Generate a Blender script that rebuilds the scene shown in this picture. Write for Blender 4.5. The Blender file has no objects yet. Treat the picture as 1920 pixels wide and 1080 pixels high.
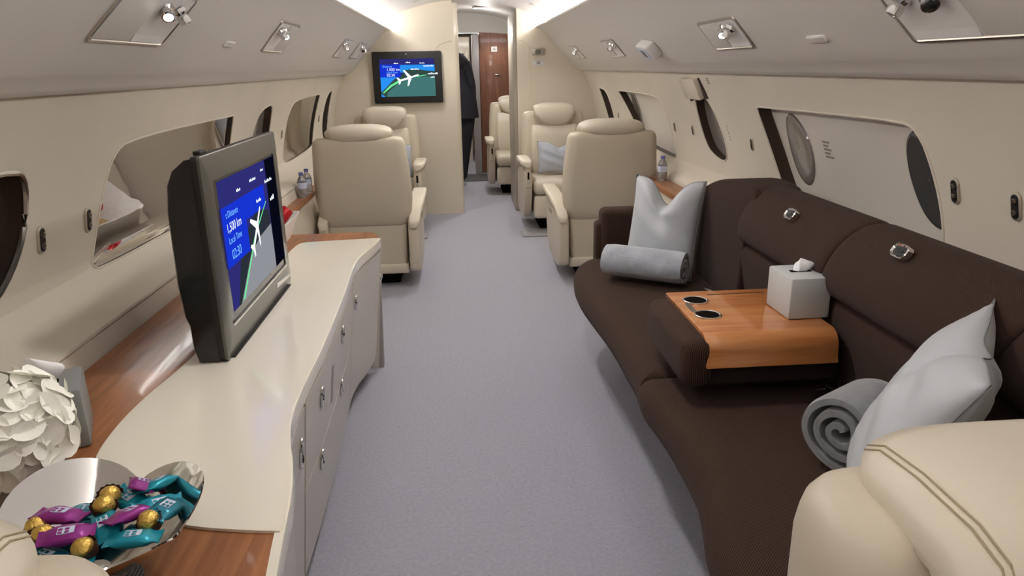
import bpy, bmesh, math, random
from mathutils import Vector, Matrix
from mathutils.geometry import tessellate_polygon
random.seed(7)
SC = bpy.context.scene
COL = SC.collection
PI = math.pi

# ------------------------------------------------------------------ materials
def lin(c):
    return tuple(((v/255)/12.92 if v/255 <= .04045 else ((v/255+.055)/1.055)**2.4) for v in c)

def mat(name, rgb, rough=.5, metal=0., emit=None, estr=1., noise=None, bump=None, coat=0., trans=0., spec=.5, sheen=0., ior=1.45):
    m = bpy.data.materials.new(name); m.use_nodes = True
    nt = m.node_tree; b = nt.nodes['Principled BSDF']
    c = lin(rgb)
    b.inputs['Base Color'].default_value = (*c, 1)
    b.inputs['Roughness'].default_value = rough
    b.inputs['Metallic'].default_value = metal
    b.inputs['Coat Weight'].default_value = coat
    b.inputs['Coat Roughness'].default_value = .06
    b.inputs['Specular IOR Level'].default_value = spec
    b.inputs['IOR'].default_value = ior
    b.inputs['Transmission Weight'].default_value = trans
    b.inputs['Sheen Weight'].default_value = sheen
    if emit:
        b.inputs['Emission Color'].default_value = (*lin(emit), 1)
        b.inputs['Emission Strength'].default_value = estr
    tc = nt.nodes.new('ShaderNodeTexCoord')
    if noise:                                    # (scale, amount, stretch xyz)
        sc, am, st = noise
        mp = nt.nodes.new('ShaderNodeMapping'); mp.inputs['Scale'].default_value = st
        nz = nt.nodes.new('ShaderNodeTexNoise'); nz.inputs['Scale'].default_value = sc; nz.inputs['Detail'].default_value = 5
        rp = nt.nodes.new('ShaderNodeValToRGB')
        lo = tuple(max(0, v*(1-am)) for v in c); hi = tuple(min(1, v*(1+am)) for v in c)
        rp.color_ramp.elements[0].position = .3; rp.color_ramp.elements[1].position = .7
        rp.color_ramp.elements[0].color = (*lo, 1); rp.color_ramp.elements[1].color = (*hi, 1)
        nt.links.new(tc.outputs['Object'], mp.inputs['Vector']); nt.links.new(mp.outputs[0], nz.inputs['Vector'])
        nt.links.new(nz.outputs['Fac'], rp.inputs['Fac']); nt.links.new(rp.outputs[0], b.inputs['Base Color'])
    if bump:                                     # (scale, strength, dist)
        sc, stg, ds = bump
        nz = nt.nodes.new('ShaderNodeTexNoise'); nz.inputs['Scale'].default_value = sc; nz.inputs['Detail'].default_value = 4
        bp = nt.nodes.new('ShaderNodeBump'); bp.inputs['Strength'].default_value = stg; bp.inputs['Distance'].default_value = ds
        nt.links.new(tc.outputs['Object'], nz.inputs['Vector']); nt.links.new(nz.outputs['Fac'], bp.inputs['Height'])
        nt.links.new(bp.outputs[0], b.inputs['Normal'])
    return m

def wood(name, a, b_, axis=1, scale=1., rough=.25, coat=.6):
    m = mat(name, a, rough=rough, coat=coat)
    nt = m.node_tree; b = nt.nodes['Principled BSDF']
    tc = nt.nodes.new('ShaderNodeTexCoord'); mp = nt.nodes.new('ShaderNodeMapping')
    s = [14*scale, 14*scale, 14*scale]; s[axis] = 1.1*scale
    mp.inputs['Scale'].default_value = s
    n1 = nt.nodes.new('ShaderNodeTexNoise'); n1.inputs['Scale'].default_value = 2.2; n1.inputs['Detail'].default_value = 6; n1.inputs['Distortion'].default_value = .8
    n2 = nt.nodes.new('ShaderNodeTexNoise'); n2.inputs['Scale'].default_value = 9; n2.inputs['Detail'].default_value = 3
    mx = nt.nodes.new('ShaderNodeMath'); mx.operation = 'MULTIPLY_ADD'; mx.inputs[1].default_value = .3
    rp = nt.nodes.new('ShaderNodeValToRGB')
    rp.color_ramp.elements[0].position = .42; rp.color_ramp.elements[1].position = .82
    rp.color_ramp.elements[0].color = (*lin(a), 1); rp.color_ramp.elements[1].color = (*lin(b_), 1)
    L = nt.links.new
    L(tc.outputs['Object'], mp.inputs[0]); L(mp.outputs[0], n1.inputs['Vector']); L(mp.outputs[0], n2.inputs['Vector'])
    L(n2.outputs['Fac'], mx.inputs[0]); L(n1.outputs['Fac'], mx.inputs[2]); L(mx.outputs[0], rp.inputs['Fac'])
    L(rp.outputs[0], b.inputs['Base Color'])
    return m

def ribbed(name, a, b_, scale, rot=(0, 0, 0), rough=.85):
    """woven upholstery: fine diagonal ribs crossed with a second weave"""
    m = mat(name, a, rough=rough, sheen=.04, spec=.15)
    nt = m.node_tree; b = nt.nodes['Principled BSDF']; L = nt.links.new
    tc = nt.nodes.new('ShaderNodeTexCoord'); mp = nt.nodes.new('ShaderNodeMapping'); mp.inputs['Rotation'].default_value = rot
    w = nt.nodes.new('ShaderNodeTexWave'); w.inputs['Scale'].default_value = scale; w.inputs['Distortion'].default_value = .6
    w.inputs['Detail'].default_value = 1; w.bands_direction = 'X'
    w2 = nt.nodes.new('ShaderNodeTexWave'); w2.inputs['Scale'].default_value = scale*.8; w2.bands_direction = 'Y'; w2.inputs['Distortion'].default_value = .6
    ad = nt.nodes.new('ShaderNodeMath'); ad.operation = 'MULTIPLY_ADD'; ad.inputs[1].default_value = .25
    rp = nt.nodes.new('ShaderNodeValToRGB')
    rp.color_ramp.elements[0].position = .35; rp.color_ramp.elements[1].position = 1.2 if False else 1.
    rp.color_ramp.elements[0].color = (*lin(a), 1); rp.color_ramp.elements[1].color = (*lin(b_), 1)
    bp = nt.nodes.new('ShaderNodeBump'); bp.inputs['Strength'].default_value = .35; bp.inputs['Distance'].default_value = .002
    L(tc.outputs['Object'], mp.inputs[0]); L(mp.outputs[0], w.inputs[0]); L(mp.outputs[0], w2.inputs[0])
    L(w2.outputs['Fac'], ad.inputs[0]); L(w.outputs['Fac'], ad.inputs[2]); L(ad.outputs[0], rp.inputs['Fac'])
    L(rp.outputs[0], b.inputs['Base Color']); L(ad.outputs[0], bp.inputs['Height']); L(bp.outputs[0], b.inputs['Normal'])
    return m

M = dict(
    cream=mat('cream_wall', (214, 205, 190), .55, noise=(3, .03, (1, 1, 1))),
    creamhi=mat('cream_laminate', (220, 210, 192), .22, coat=.4),
    vinyl=mat('valance_panel', (206, 201, 194), .5, bump=(60, .05, .002)),
    ceil=mat('ceiling_panel', (222, 219, 216), .5),
    leather=mat('cream_leather', (208, 198, 180), .42, bump=(220, .12, .001), noise=(4, .04, (1, 1, 1))),
    leatherd=mat('cream_leather_shell', (198, 187, 168), .4, bump=(220, .12, .001)),
    stitch=mat('seam_thread', (166, 150, 122), .7),
    dark=mat('dark_gap', (26, 23, 21), .9, spec=0.),
    carpet=mat('grey_carpet', (166, 167, 180), .95, noise=(90, .10, (1, 1, 1)), bump=(400, .5, .004), spec=.1, sheen=.2),
    carpetdark=mat('dark_mat', (84, 84, 86), .95, bump=(300, .4, .004)),
    plate=mat('floor_plate', (150, 148, 152), .6),
    white=mat('white_lacquer', (232, 226, 212), .16, coat=.7),
    cabinet=mat('cabinet_front', (203, 195, 184), .32, coat=.3),
    seam=mat('panel_seam', (128, 121, 112), .7),
    chrome=mat('polished_chrome', (226, 224, 222), .07, 1.),
    plateb=mat('brushed_plate', (196, 186, 170), .35, .5),
    satin=mat('satin_metal', (190, 184, 174), .28, 1.),
    bronze=mat('dark_window_edge', (62, 50, 41), .4, 0., spec=.3),
    wood=wood('walnut_veneer', (116, 70, 42), (166, 108, 66), 1, 1., .38, .15),
    woodx=wood('honey_veneer', (168, 100, 54), (196, 132, 80), 0, 1., .18),
    woodz=wood('red_brown_veneer', (112, 72, 54), (142, 96, 74), 2, .7, .4, .2),
    sofa=ribbed('brown_rib_fabric', (44, 31, 26), (80, 60, 50), 75, (0, 0, .75)),
    sofaback=ribbed('brown_rib_fabric_back', (50, 37, 31), (72, 54, 46), 130, (.0, 1.45, .5)),
    sofadark=mat('sofa_base_cloth', (38, 28, 25), .9),
    black=mat('black_plastic', (20, 20, 20), .22, coat=.3),
    blackm=mat('black_matt', (26, 26, 27), .5),
    bezel=mat('grey_bezel', (92, 91, 86), .3, .5, coat=.3),
    shaded_seam=mat('grey_seam', (128, 130, 134), .7),
    greyfab=mat('grey_satin_cushion', (180, 184, 190), .5, sheen=.3, noise=(6, .04, (1, 1, 1))),
    bluefab=mat('blue_grey_cushion', (168, 174, 186), .6, sheen=.3),
    plush=mat('grey_plush', (160, 164, 173), .95, sheen=.6, noise=(13, .20, (1, 1, 1)), bump=(90, .35, .006)),
    plushd=mat('slate_plush', (128, 130, 134), .95, sheen=.5, noise=(16, .14, (1, 1, 1)), bump=(90, .35, .006)),
    plushv=mat('dark_plush_end', (60, 64, 64), .95, sheen=.3),
    boxfab=mat('grey_tissue_cover', (190, 192, 192), .5, bump=(260, .15, .001)),
    boxdark=mat('slate_tissue_cover', (132, 134, 134), .45, bump=(260, .15, .001)),
    tissue=mat('white_tissue', (240, 240, 242), .8),
    petal=mat('cream_petal', (250, 249, 240), .6, noise=(30, .05, (1, 1, 1)), sheen=.2),
    leaf=mat('green_stem', (110, 128, 70), .6),
    vase=mat('grey_ceramic', (150, 146, 140), .25, coat=.3),
    teal=mat('teal_foil', (28, 146, 168), .3, .35),
    teald=mat('deep_teal_foil', (22, 112, 132), .3, .35),
    purple=mat('magenta_foil', (142, 44, 132), .3, .3),
    gold=mat('gold_foil', (222, 184, 96), .3, .75, bump=(160, .8, .004)),
    cup=mat('brown_paper_cup', (72, 42, 26), .6),
    print=mat('pale_print', (196, 204, 224), .5),
    carbon=ribbed('woven_grey_mat', (58, 54, 52), (124, 116, 108), 60, (0, 0, .5), .45),
    basket=mat('white_paper_tray', (232, 230, 226), .65, bump=(50, .5, .004)),
    red=mat('red_can', (196, 36, 48), .3, .2),
    clearplastic=mat('clear_bottle', (225, 228, 235), .05, trans=.85, ior=1.3),
    bluecap=mat('violet_cap', (104, 104, 168), .4),
    recess=mat('window_recess', (218, 211, 201), .3, coat=.2),
    shade=mat('window_shade', (128, 121, 113), .45),
    shaded=mat('dark_porthole_glass', (74, 74, 74), .08, coat=.8),
    shadem=mat('mid_porthole_glass', (124, 118, 112), .1, coat=.8),
    suit=mat('dark_suit', (24, 25, 34), .8),
    skin=mat('skin', (206, 162, 134), .5),
    hair=mat('dark_hair', (28, 22, 18), .6),
    greydoor=mat('grey_door', (156, 150, 150), .4),
    greypanel=mat('partition_side', (160, 150, 138), .4),
    lcd=mat('lcd_grey', (110, 106, 94), .3),
    steel=mat('buckle_steel', (150, 142, 132), .3, 1.),
)
def emat(n, rgb, s):
    m = bpy.data.materials.new(n); m.use_nodes = True; nt = m.node_tree
    for x in list(nt.nodes): nt.nodes.remove(x)
    o = nt.nodes.new('ShaderNodeOutputMaterial'); e = nt.nodes.new('ShaderNodeEmission')
    e.inputs[0].default_value = (*lin(rgb), 1); e.inputs[1].default_value = s
    nt.links.new(e.outputs[0], o.inputs[0]); return m
M['cove'] = emat('cove_led', (255, 251, 248), 20)
M['lampw'] = emat('lamp_white', (255, 252, 248), 9.)
# glossy clear window panel
def glossy_glass(ior):
    m = bpy.data.materials.new('clear_window_pane'); m.use_nodes = True; nt = m.node_tree
    for x in list(nt.nodes): nt.nodes.remove(x)
    o = nt.nodes.new('ShaderNodeOutputMaterial'); t = nt.nodes.new('ShaderNodeBsdfTransparent'); g = nt.nodes.new('ShaderNodeBsdfGlossy')
    g.inputs['Roughness'].default_value = .01; mx = nt.nodes.new('ShaderNodeMixShader'); f = nt.nodes.new('ShaderNodeFresnel')
    f.inputs['IOR'].default_value = ior
    t.inputs[0].default_value = (.97, .97, .97, 1)
    nt.links.new(f.outputs[0], mx.inputs[0]); nt.links.new(t.outputs[0], mx.inputs[1]); nt.links.new(g.outputs[0], mx.inputs[2]); nt.links.new(mx.outputs[0], o.inputs[0])
    return m
M['pane'] = glossy_glass(1.85)

# ------------------------------------------------------------------ mesh helpers
def link(name, me, parent=None):
    o = bpy.data.objects.new(name, me); COL.objects.link(o)
    if parent is not None: o.parent = parent
    return o

class MB:
    def __init__(s): s.V = []; s.F = []; s.I = []
    def add(s, V, F, mi=0, mx=None):
        b = len(s.V)
        s.V += [tuple(mx @ Vector(v)) if mx else tuple(v) for v in V]
        s.F += [tuple(b+i for i in f) for f in F]; s.I += [mi]*len(F)
        return s
    def bm(s, bm, mi=0, mx=None):
        bm.verts.ensure_lookup_table(); bm.verts.index_update()
        V = [v.co.copy() for v in bm.verts]; F = [[v.index for v in f.verts] for f in bm.faces]
        bm.free(); return s.add(V, F, mi, mx)
    def box(s, x0, x1, y0, y1, z0, z1, bev=0., seg=3, mi=0, mx=None):
        bm = bmesh.new(); bmesh.ops.create_cube(bm, size=1)
        for v in bm.verts: v.co = ((x0+x1)/2+v.co.x*(x1-x0), (y0+y1)/2+v.co.y*(y1-y0), (z0+z1)/2+v.co.z*(z1-z0))
        if bev: bmesh.ops.bevel(bm, geom=bm.edges[:], offset=bev, segments=seg, profile=.5, affect='EDGES', clamp_overlap=True)
        return s.bm(bm, mi, mx)
    def prism(s, poly, axis, a, b, bev=0., seg=3, mi=0, mx=None):
        """poly = 2-D outline in the two axes other than `axis`, extruded from a to b"""
        def p3(u, v, w): return {'x': (w, u, v), 'y': (u, w, v), 'z': (u, v, w)}[axis]
        bm = bmesh.new()
        A = [bm.verts.new(p3(u, v, a)) for u, v in poly]; B = [bm.verts.new(p3(u, v, b)) for u, v in poly]
        n = len(poly)
        bm.faces.new(A); bm.faces.new(B[::-1])
        for i in range(n): bm.faces.new((A[i], B[i], B[(i+1) % n], A[(i+1) % n]))
        bmesh.ops.recalc_face_normals(bm, faces=bm.faces[:])
        if bev:
            ed = [e for e in bm.edges if len(e.link_faces) == 2 and e.calc_face_angle(0) > .9]
            bmesh.ops.bevel(bm, geom=ed, offset=bev, segments=seg, profile=.5, affect='EDGES', clamp_overlap=True)
        return s.bm(bm, mi, mx)
    def loft(s, rings, cap=True, closed=True, mi=0, mx=None):
        n = len(rings[0]); V = [p for r in rings for p in r]; F = []
        for j in range(len(rings)-1):
            for i in range(n if closed else n-1):
                k = (i+1) % n
                F.append((j*n+i, j*n+k, (j+1)*n+k, (j+1)*n+i))
        if cap and closed:
            F.append(tuple(range(n))[::-1]); F.append(tuple((len(rings)-1)*n+i for i in range(n)))
        return s.add(V, F, mi, mx)
    def tube(s, pts, r, n=8, closed=False, mi=0, cap=True):
        P = [Vector(p) for p in pts]; rings = []
        up = Vector((.13, .21, .97)).normalized()
        for i, p in enumerate(P):
            if closed: t = (P[(i+1) % len(P)]-P[i-1])
            else: t = P[min(i+1, len(P)-1)]-P[max(i-1, 0)]
            t.normalize(); a = t.cross(up)
            if a.length < .05: a = t.cross(Vector((1, 0, 0)))
            a.normalize(); b = t.cross(a)
            rr = r[i] if isinstance(r, (list, tuple)) else r
            rings.append([tuple(p+rr*(math.cos(q)*a+math.sin(q)*b)) for q in (2*PI*k/n for k in range(n))])
        if closed: rings.append(rings[0]); return s.loft(rings, cap=False, mi=mi)
        return s.loft(rings, cap=cap, mi=mi)
    def lathe(s, prof, c=(0, 0, 0), n=24, mi=0, mx=None):
        rings = [[(c[0]+r*math.cos(2*PI*k/n), c[1]+r*math.sin(2*PI*k/n), c[2]+z) for k in range(n)] for r, z in prof]
        return s.loft(rings, cap=True, mi=mi, mx=mx)
    def ell(s, c, r, nu=20, nv=12, mi=0, mx=None):
        rings = []
        for j in range(nv+1):
            t = -PI/2+PI*j/nv; q = max(math.cos(t), 1e-3)
            rings.append([(c[0]+r[0]*q*math.cos(2*PI*k/nu), c[1]+r[1]*q*math.sin(2*PI*k/nu), c[2]+r[2]*math.sin(t)) for k in range(nu)])
        return s.loft(rings, mi=mi, mx=mx)
    def build(s, name, mats, parent=None, ang=38, flat=False, sub=0):
        me = bpy.data.meshes.new(name); me.from_pydata(s.V, [], s.F)
        for m in (mats if isinstance(mats, (list, tuple)) else [mats]): me.materials.append(m)
        for p, i in zip(me.polygons, s.I): p.material_index = i; p.use_smooth = not flat
        bm = bmesh.new(); bm.from_mesh(me); bmesh.ops.recalc_face_normals(bm, faces=bm.faces[:]); bm.to_mesh(me); bm.free()
        if not flat: me.set_sharp_from_angle(angle=math.radians(ang))
        me.update()
        o = link(name, me, parent)
        if sub:
            md = o.modifiers.new('s', 'SUBSURF'); md.levels = sub; md.render_levels = sub
        return o

def tag(o, label, cat, group=None):
    o['label'] = label; o['category'] = cat
    if group: o['group'] = group
    return o
def struct(o, label=None):
    o['kind'] = 'structure'
    if label: o['label'] = label
    return o
def empty(name, loc=(0, 0, 0), rz=0):
    o = bpy.data.objects.new(name, None); COL.objects.link(o); o.location = loc; o.rotation_euler = (0, 0, rz); o.empty_display_size = .05
    return o
def dup(root, loc=None, rz=None):
    def cp(o, par):
        c = o.copy(); COL.objects.link(c)
        if par is not None: c.parent = par
        for ch in [x for x in list(COL.objects) if x.parent == o]: cp(ch, c)
        return c
    r = cp(root, None)
    if loc is not None: r.location = loc
    if rz is not None: r.rotation_euler = (0, 0, rz)
    return r

def chaikin(p, it=2, closed=True):
    for _ in range(it):
        q = []; n = len(p)
        for i in range(n if closed else n-1):
            a, b = p[i], p[(i+1) % n]
            q.append(tuple(.75*x+.25*y for x, y in zip(a, b))); q.append(tuple(.25*x+.75*y for x, y in zip(a, b)))
        if not closed: q = [p[0]]+q+[p[-1]]
        p = q
    return p
def rrect(x0, x1, y0, y1, r, n=5):
    P = []
    for cx, cy, a in ((x1-r, y1-r, 0), (x0+r, y1-r, PI/2), (x0+r, y0+r, PI), (x1-r, y0+r, 1.5*PI)):
        for k in range(n+1):
            t = a+PI/2*k/n; P.append((cx+r*math.cos(t), cy+r*math.sin(t)))
    return P
def text_mesh(body, size, align='LEFT'):
    cu = bpy.data.curves.new('t', 'FONT'); cu.body = body; cu.size = size; cu.align_x = align
    o = bpy.data.objects.new('t', cu); COL.objects.link(o)
    dg = bpy.context.evaluated_depsgraph_get(); me = bpy.data.meshes.new_from_object(o.evaluated_get(dg))
    V = [v.co.copy() for v in me.vertices]; F = [tuple(p.vertices) for p in me.polygons]
    bpy.data.objects.remove(o); bpy.data.curves.remove(cu); bpy.data.meshes.remove(me)
    return V, F

# ------------------------------------------------------------------ the cabin shell
RW, ZW = 1.148, .712
def WX(z): return math.sqrt(RW**2-(z-ZW)**2)
Y0, YB, YE = -1.1, 6.44, 11.6
VAL = .64
def VX(z): return .64+(1.585-z)*.95

fl = MB()
fl.box(-1.14, 1.14, Y0, YE, -.05, 0)
struct(fl.build('floor', M['carpet'], flat=True))

# side walls: one curved slab each, cut by the window openings
prof0 = [(1.02, 1.28), (1.02, 1.235)]+[(WX(z), z) for z in (1.2, 1.15, 1.1, 1.05, 1.0, .95, .9, .85, .8, .76)]
PROF = {-1: prof0+[(1.142, .73), (1.122, .705), (1.085, .685), (1.03, .668), (.99, .66), (.984, .6575), (.982, .651), (.985, .645), (.974, .60), (.972, .45), (.97, .0)],
        1: prof0+[(1.143, .735), (1.138, .71), (1.128, .69), (1.116, .675), (1.108, .668), (1.104, .662), (1.102, .65), (1.10, .45), (1.096, .0)]}
def WP(z, side):
    p = PROF[side]
    for a, b in zip(p[1:], p[2:]):
        if b[1] <= z <= a[1]: return b[0]+(a[0]-b[0])*(z-b[1])/(a[1]-b[1]+1e-9)
    return p[1][0]
WINS = {   # outline (Y, z); panels: inner detail
 -1: [('near', [(1.05, 1.06), (1.74, 1.066), (1.80, 1.03), (1.80, .9), (1.70, .79), (1.55, .735), (1.0, .725)]),
      ('big', [(3.45, 1.08), (3.40, 1.08), (2.36, 1.078), (2.25, 1.04), (2.20, .93), (2.125, .78), (2.09, .735), (2.13, .718), (3.40, .718), (3.43, .75)]),
      ('oval', [(4.18, 1.095), (4.0, 1.09), (3.87, 1.05), (3.8, .94), (3.8, .82), (3.86, .745), (4.0, .72), (4.1, .735), (4.16, .85)]),
      ('big', [(5.58, 1.10), (5.5, 1.10), (4.75, 1.095), (4.62, 1.05), (4.56, .93), (4.50, .77), (4.50, .735), (4.6, .72), (5.42, .735), (5.45, .78)]),
      ('oval', [(6.10, 1.11), (6.0, 1.11), (5.9, 1.08), (5.84, .98), (5.82, .82), (5.88, .745), (5.98, .725), (6.06, .76)])],
 1: [('big', [(2.76, 1.105), (2.70, 1.105), (1.82, 1.118), (1.74, 1.10), (1.70, 1.0), (1.668, .88), (1.66, .78), (1.70, .70), (2.40, .70), (2.54, .76), (2.66, .9)]),
     ('oval', [(3.49, 1.12), (3.42, 1.125), (3.32, 1.12), (3.25, 1.06), (3.18, .94), (3.16, .87), (3.20, .835), (3.32, .845), (3.44, .88), (3.51, 1.0)]),
     ('big', [(5.26, 1.09), (5.2, 1.09), (4.20, 1.095), (4.10, 1.04), (4.02, .88), (3.97, .79), (3.98, .76), (4.06, .755), (4.75, .77), (4.88, .86)]),
     ('oval', [(6.0, 1.09), (5.9, 1.09), (5.72, 1.08), (5.64, .98), (5.58, .85), (5.56, .76), (5.66, .74), (5.76, .76)])],
}
wid = 0
for side in (-1, 1):
    mb = MB()
    prof = PROF[side]; ring = [(side*x, z) for x, z in prof]
    out = [(side*(x+.05), z) for x, z in prof]
    # split along Y so that the boolean keeps clean strips
    ring2 = ring+out[::-1]
    mb.loft([[(x, y, z) for x, z in ring2] for y in (Y0, YB)], cap=True)
    wall = mb.build('wall_left' if side < 0 else 'wall_right', M['cream'])
    cut = MB()
    for kind, poly in WINS[side]:
        sm = chaikin(poly, 2)
        cut.prism([(y, z) for y, z in sm], 'x', side*.9, side*1.35)
    co = cut.build('cutter', M['cream'], flat=True)
    md = wall.modifiers.new('b', 'BOOLEAN'); md.object = co; md.operation = 'DIFFERENCE'; md.solver = 'EXACT'
    dg = bpy.context.evaluated_depsgraph_get()
    me = bpy.data.meshes.new_from_object(wall.evaluated_get(dg))
    wall.modifiers.clear(); old = wall.data; wall.data = me; bpy.data.meshes.remove(old)
    me.set_sharp_from_angle(angle=math.radians(30))
    cm = co.data; bpy.data.objects.remove(co); bpy.data.meshes.remove(cm)
    struct(wall)
    for kind, poly in WINS[side]:
        wid += 1
        sm = chaikin(poly, 2)
        cy = sum(p[0] for p in sm)/len(sm); cz = sum(p[1] for p in sm)/len(sm)
        def ring_at(sc, off, sm=sm, cy=cy, cz=cz):
            R = []
            for y, z in sm:
                yy, zz = cy+(y-cy)*sc, cz+(z-cz)*sc
                R.append((side*(WP(zz, side)+off*(1 if zz > .72 else max(.35, (zz-.60)/.12))), yy, zz))
            return R
        D = .048 if kind == 'big' else .042
        # jamb, back panel, chrome rim, portholes, pane
        jb = MB(); jb.loft([ring_at(1.004, -.0005), ring_at(.996, .001), ring_at(.993, .03), ring_at(.984, D)], cap=False)
        w = jb.build('window_%d' % wid, M['bronze'])
        struct(w)
        bk = MB()
        N = 8; rr = [ring_at(.985*(1-k/N)+.0001, D+.0*k) for k in range(N+1)]
        bk.loft(rr, cap=False)
        bk.build('recess_panel', M['recess'] if kind == 'big' else M['bronze'] if kind == 'near' else M['shade'], w)
        rim = MB(); rim.tube(ring_at(1.0, -.001), .007 if kind == 'near' else .0035, 6, closed=True)
        rim.build('window_rim', M['satin'] if kind == 'near' else M['cream'], w)
        if kind == 'near' or kind == 'oval':
            pass
        if kind == 'big':
            y0, y1 = min(p[0] for p in sm), max(p[0] for p in sm)
            spots = [(y0+.115*(y1-y0), M['shaded'] if side > 0 else M['shadem']), (y1-.2*(y1-y0), M['shadem'])]
            for yc, mt in spots:
                ph = MB()
                def pr(sx, sz, off):
                    return [(side*(WX(.965+sz*math.sin(t))+D+off), yc+sx*math.cos(t)+.30*(sz*math.sin(t)) , .965+sz*math.sin(t)) for t in (2*PI*k/36 for k in range(36))]
                ph.loft([pr(.088, .125, -.001), pr(.083, .12, -.006), pr(.076, .112, -.007), pr(.06, .09, -.005), pr(.03, .05, -.005), pr(.002, .003, -.005)], cap=False)
                ph.build('porthole', mt, w)
            pn = MB(); pn.loft([ring_at(1.0*(1-k/N)+.0001, .012) for k in range(N+1)], cap=False)
            (pn.build('clear_pane', M['pane'], w) if side < 0 else None)
        else:
            gl = MB(); gl.loft([ring_at((.80 if kind == 'near' else .93)*(1-k/6)+.0001, D-.006) for k in range(7)], cap=False)
            gl.build('porthole', M['shaded'] if kind == 'near' else M['shadem'], w)
        if kind == 'big' and side > 0 and poly[0][0] < 3:
            dc = MB()  # short grey bars stacked on the recess panel
            for k, (z, l) in enumerate([(1.012, .05), (1.0, .034), (.988, .05), (.976, .034), (.964, .055)]):
                x = WX(z)+D-.002
                dc.add([(x, 2.355-.3*(1-z), z), (x, 2.355-l-.3*(1-z), z), (x, 2.355-l-.3*(1-z), z-.006), (x, 2.355-.3*(1-z), z-.006)], [(0, 1, 2, 3)])
            dc.build('faint_marks', M['shade'], w, flat=True)

# valance panels along both sides, with the cove lip
def arc_ceiling(x): return 1.63+.18*(1-(x/.66)**2)**.75 if abs(x) < .66 else 1.63
for side, nm in ((-1, 'trim_1'), (1, 'trim_2')):
    P = [(.635, 1.60), (.62, 1.592), (.622, 1.583), (VX(1.57), 1.57), (VX(1.45), 1.45), (VX(1.36), 1.36), (VX(1.30), 1.30), (VX(1.27), 1.27)]
    x0_, z0_ = VX(1.27), 1.27
    for k in range(1, 9):
        t = k/8*PI/4
        P.append((x0_+.052*(math.cos(PI/4-t)*0+math.sin(PI/4+t)-math.sin(PI/4))*1.0+.026*k/8, z0_-.055*(math.sin(t)*.72+.12*k/8)*1.0))
    P += [(1.0, 1.226), (1.01, 1.236), (1.15, 1.236), (1.15, 1.66), (.70, 1.66), (.675, 1.59), (.64, 1.585)]
    mb = MB()
    n = len(P)
    mb.loft([[(side*x, y, z) for x, z in P] for y in (Y0, YB)], cap=True)
    struct(mb.build(nm, M['vinyl'], ang=50))
    # cove light: a lamp of its own
    lb = MB(); lb.loft([[(side*x, y, z) for x, z in ((.648, 1.588), (.672, 1.588), (.668, 1.634), (.656, 1.634))] for y in (Y0+.05, YB-.01)], cap=True)
    tag(lb.build('cove_light', M['cove'], flat=True), 'long white light strip in the ceiling cove above the ' + ('big grey-bezel television side' if side < 0 else 'brown sofa side'), 'light')
cb = MB()
xs = [-.68+.04*k for k in range(35)]
cb.loft([[(x, y, arc_ceiling(x)) for x in xs]+[(x, y, 1.9) for x in xs[::-1]] for y in (Y0, 7.95)], cap=True)
struct(cb.build('ceiling', M['ceil'], ang=60))
# rear closing wall behind the photographer
rw = MB(); rw.box(-1.2, 1.2, Y0-.04, Y0, 0, 1.9); struct(rw.build('wall_rear', M['cream'], flat=True))

# forward bulkheads
def bulk(xa, xb, ya, yb, name, m, r=.03):
    n = 24; b = MB()
    top = []
    for k in range(n+1):
        x = xa+(xb-xa)*k/n
        ax = abs(x)
        top.append((x, arc_ceiling(ax)+.005 if ax < .62 else 1.66))
    poly = [(xa, 0)]+top+[(xb, 0)]
    b.prism(poly, 'y', ya, yb, 0)
    return struct(b.build(name, m, ang=30))
bulk(-1.2, -.088, YB, YB+.09, 'wall_front_left', M['creamhi'])
eb = MB(); eb.tube([(-.088, YB+.045, 0), (-.088, YB+.045, 1.79)], .045, 16)
struct(eb.build('trim_3', M['creamhi']))
bulk(.455, 1.2, YB, YB+.07, 'wall_front_right', M['creamhi'])
pb = MB(); pb.box(.425, .50, YB+.03, 7.12, 0, 1.72, .02); struct(pb.build('trim_4', M['greypanel']))
ar = MB()  # curved highlight lines on the bulkheads, added as thin tubes
for x0, x1 in ((-.24, -.10), (.47, .56)):
    s = 1 if x0 > 0 else -1
    pts = [( (x0 if s > 0 else x1)+s*(x1-x0)*math.sin(t*PI/2), YB-.001, 1.40+.085*math.cos(t*PI/2)) for t in [k/8 for k in range(9)]]
    pts += [((x1 if s > 0 else x0), YB-.001, 1.40-.1*k) for k in range(1, 5)]
    ar.tube(pts, .004, 6)
struct(ar.build('highlight_arcs', M['creamhi']))

# corridor beyond the bulkheads
cw = MB()
cw.box(-.95, -.9, YB+.09, YE, 0, 1.9); struct(cw.build('wall_corridor_left', M['cream'], flat=True))
cw = MB(); cw.box(1.05, 1.1, YB+.07, YE, 0, 1.9); struct(cw.build('wall_corridor_right', M['cream'], flat=True))
cw = MB(); cw.box(-1.2, 1.2, YE, YE+.05, 0, 1.9); struct(cw.build('wall_far', M['cream'], flat=True))
hd = MB()                                                   # arched header at the galley entry
xs2 = [-.68+.04*k for k in range(35)]
hd.loft([[(x, y, 1.53+.09*math.sqrt(max(0, 1-(x/.75)**2))) for x in xs2]+[(x, y, 1.9) for x in xs2[::-1]] for y in (7.95, 8.10)], cap=True)
struct(hd.build('trim_6', M['ceil'], ang=60))
hc = MB(); hc.box(-1.0, 1.1, 8.10, YE, 1.72, 1.78); struct(hc.build('ceiling_galley', M['ceil'], flat=True))

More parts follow.
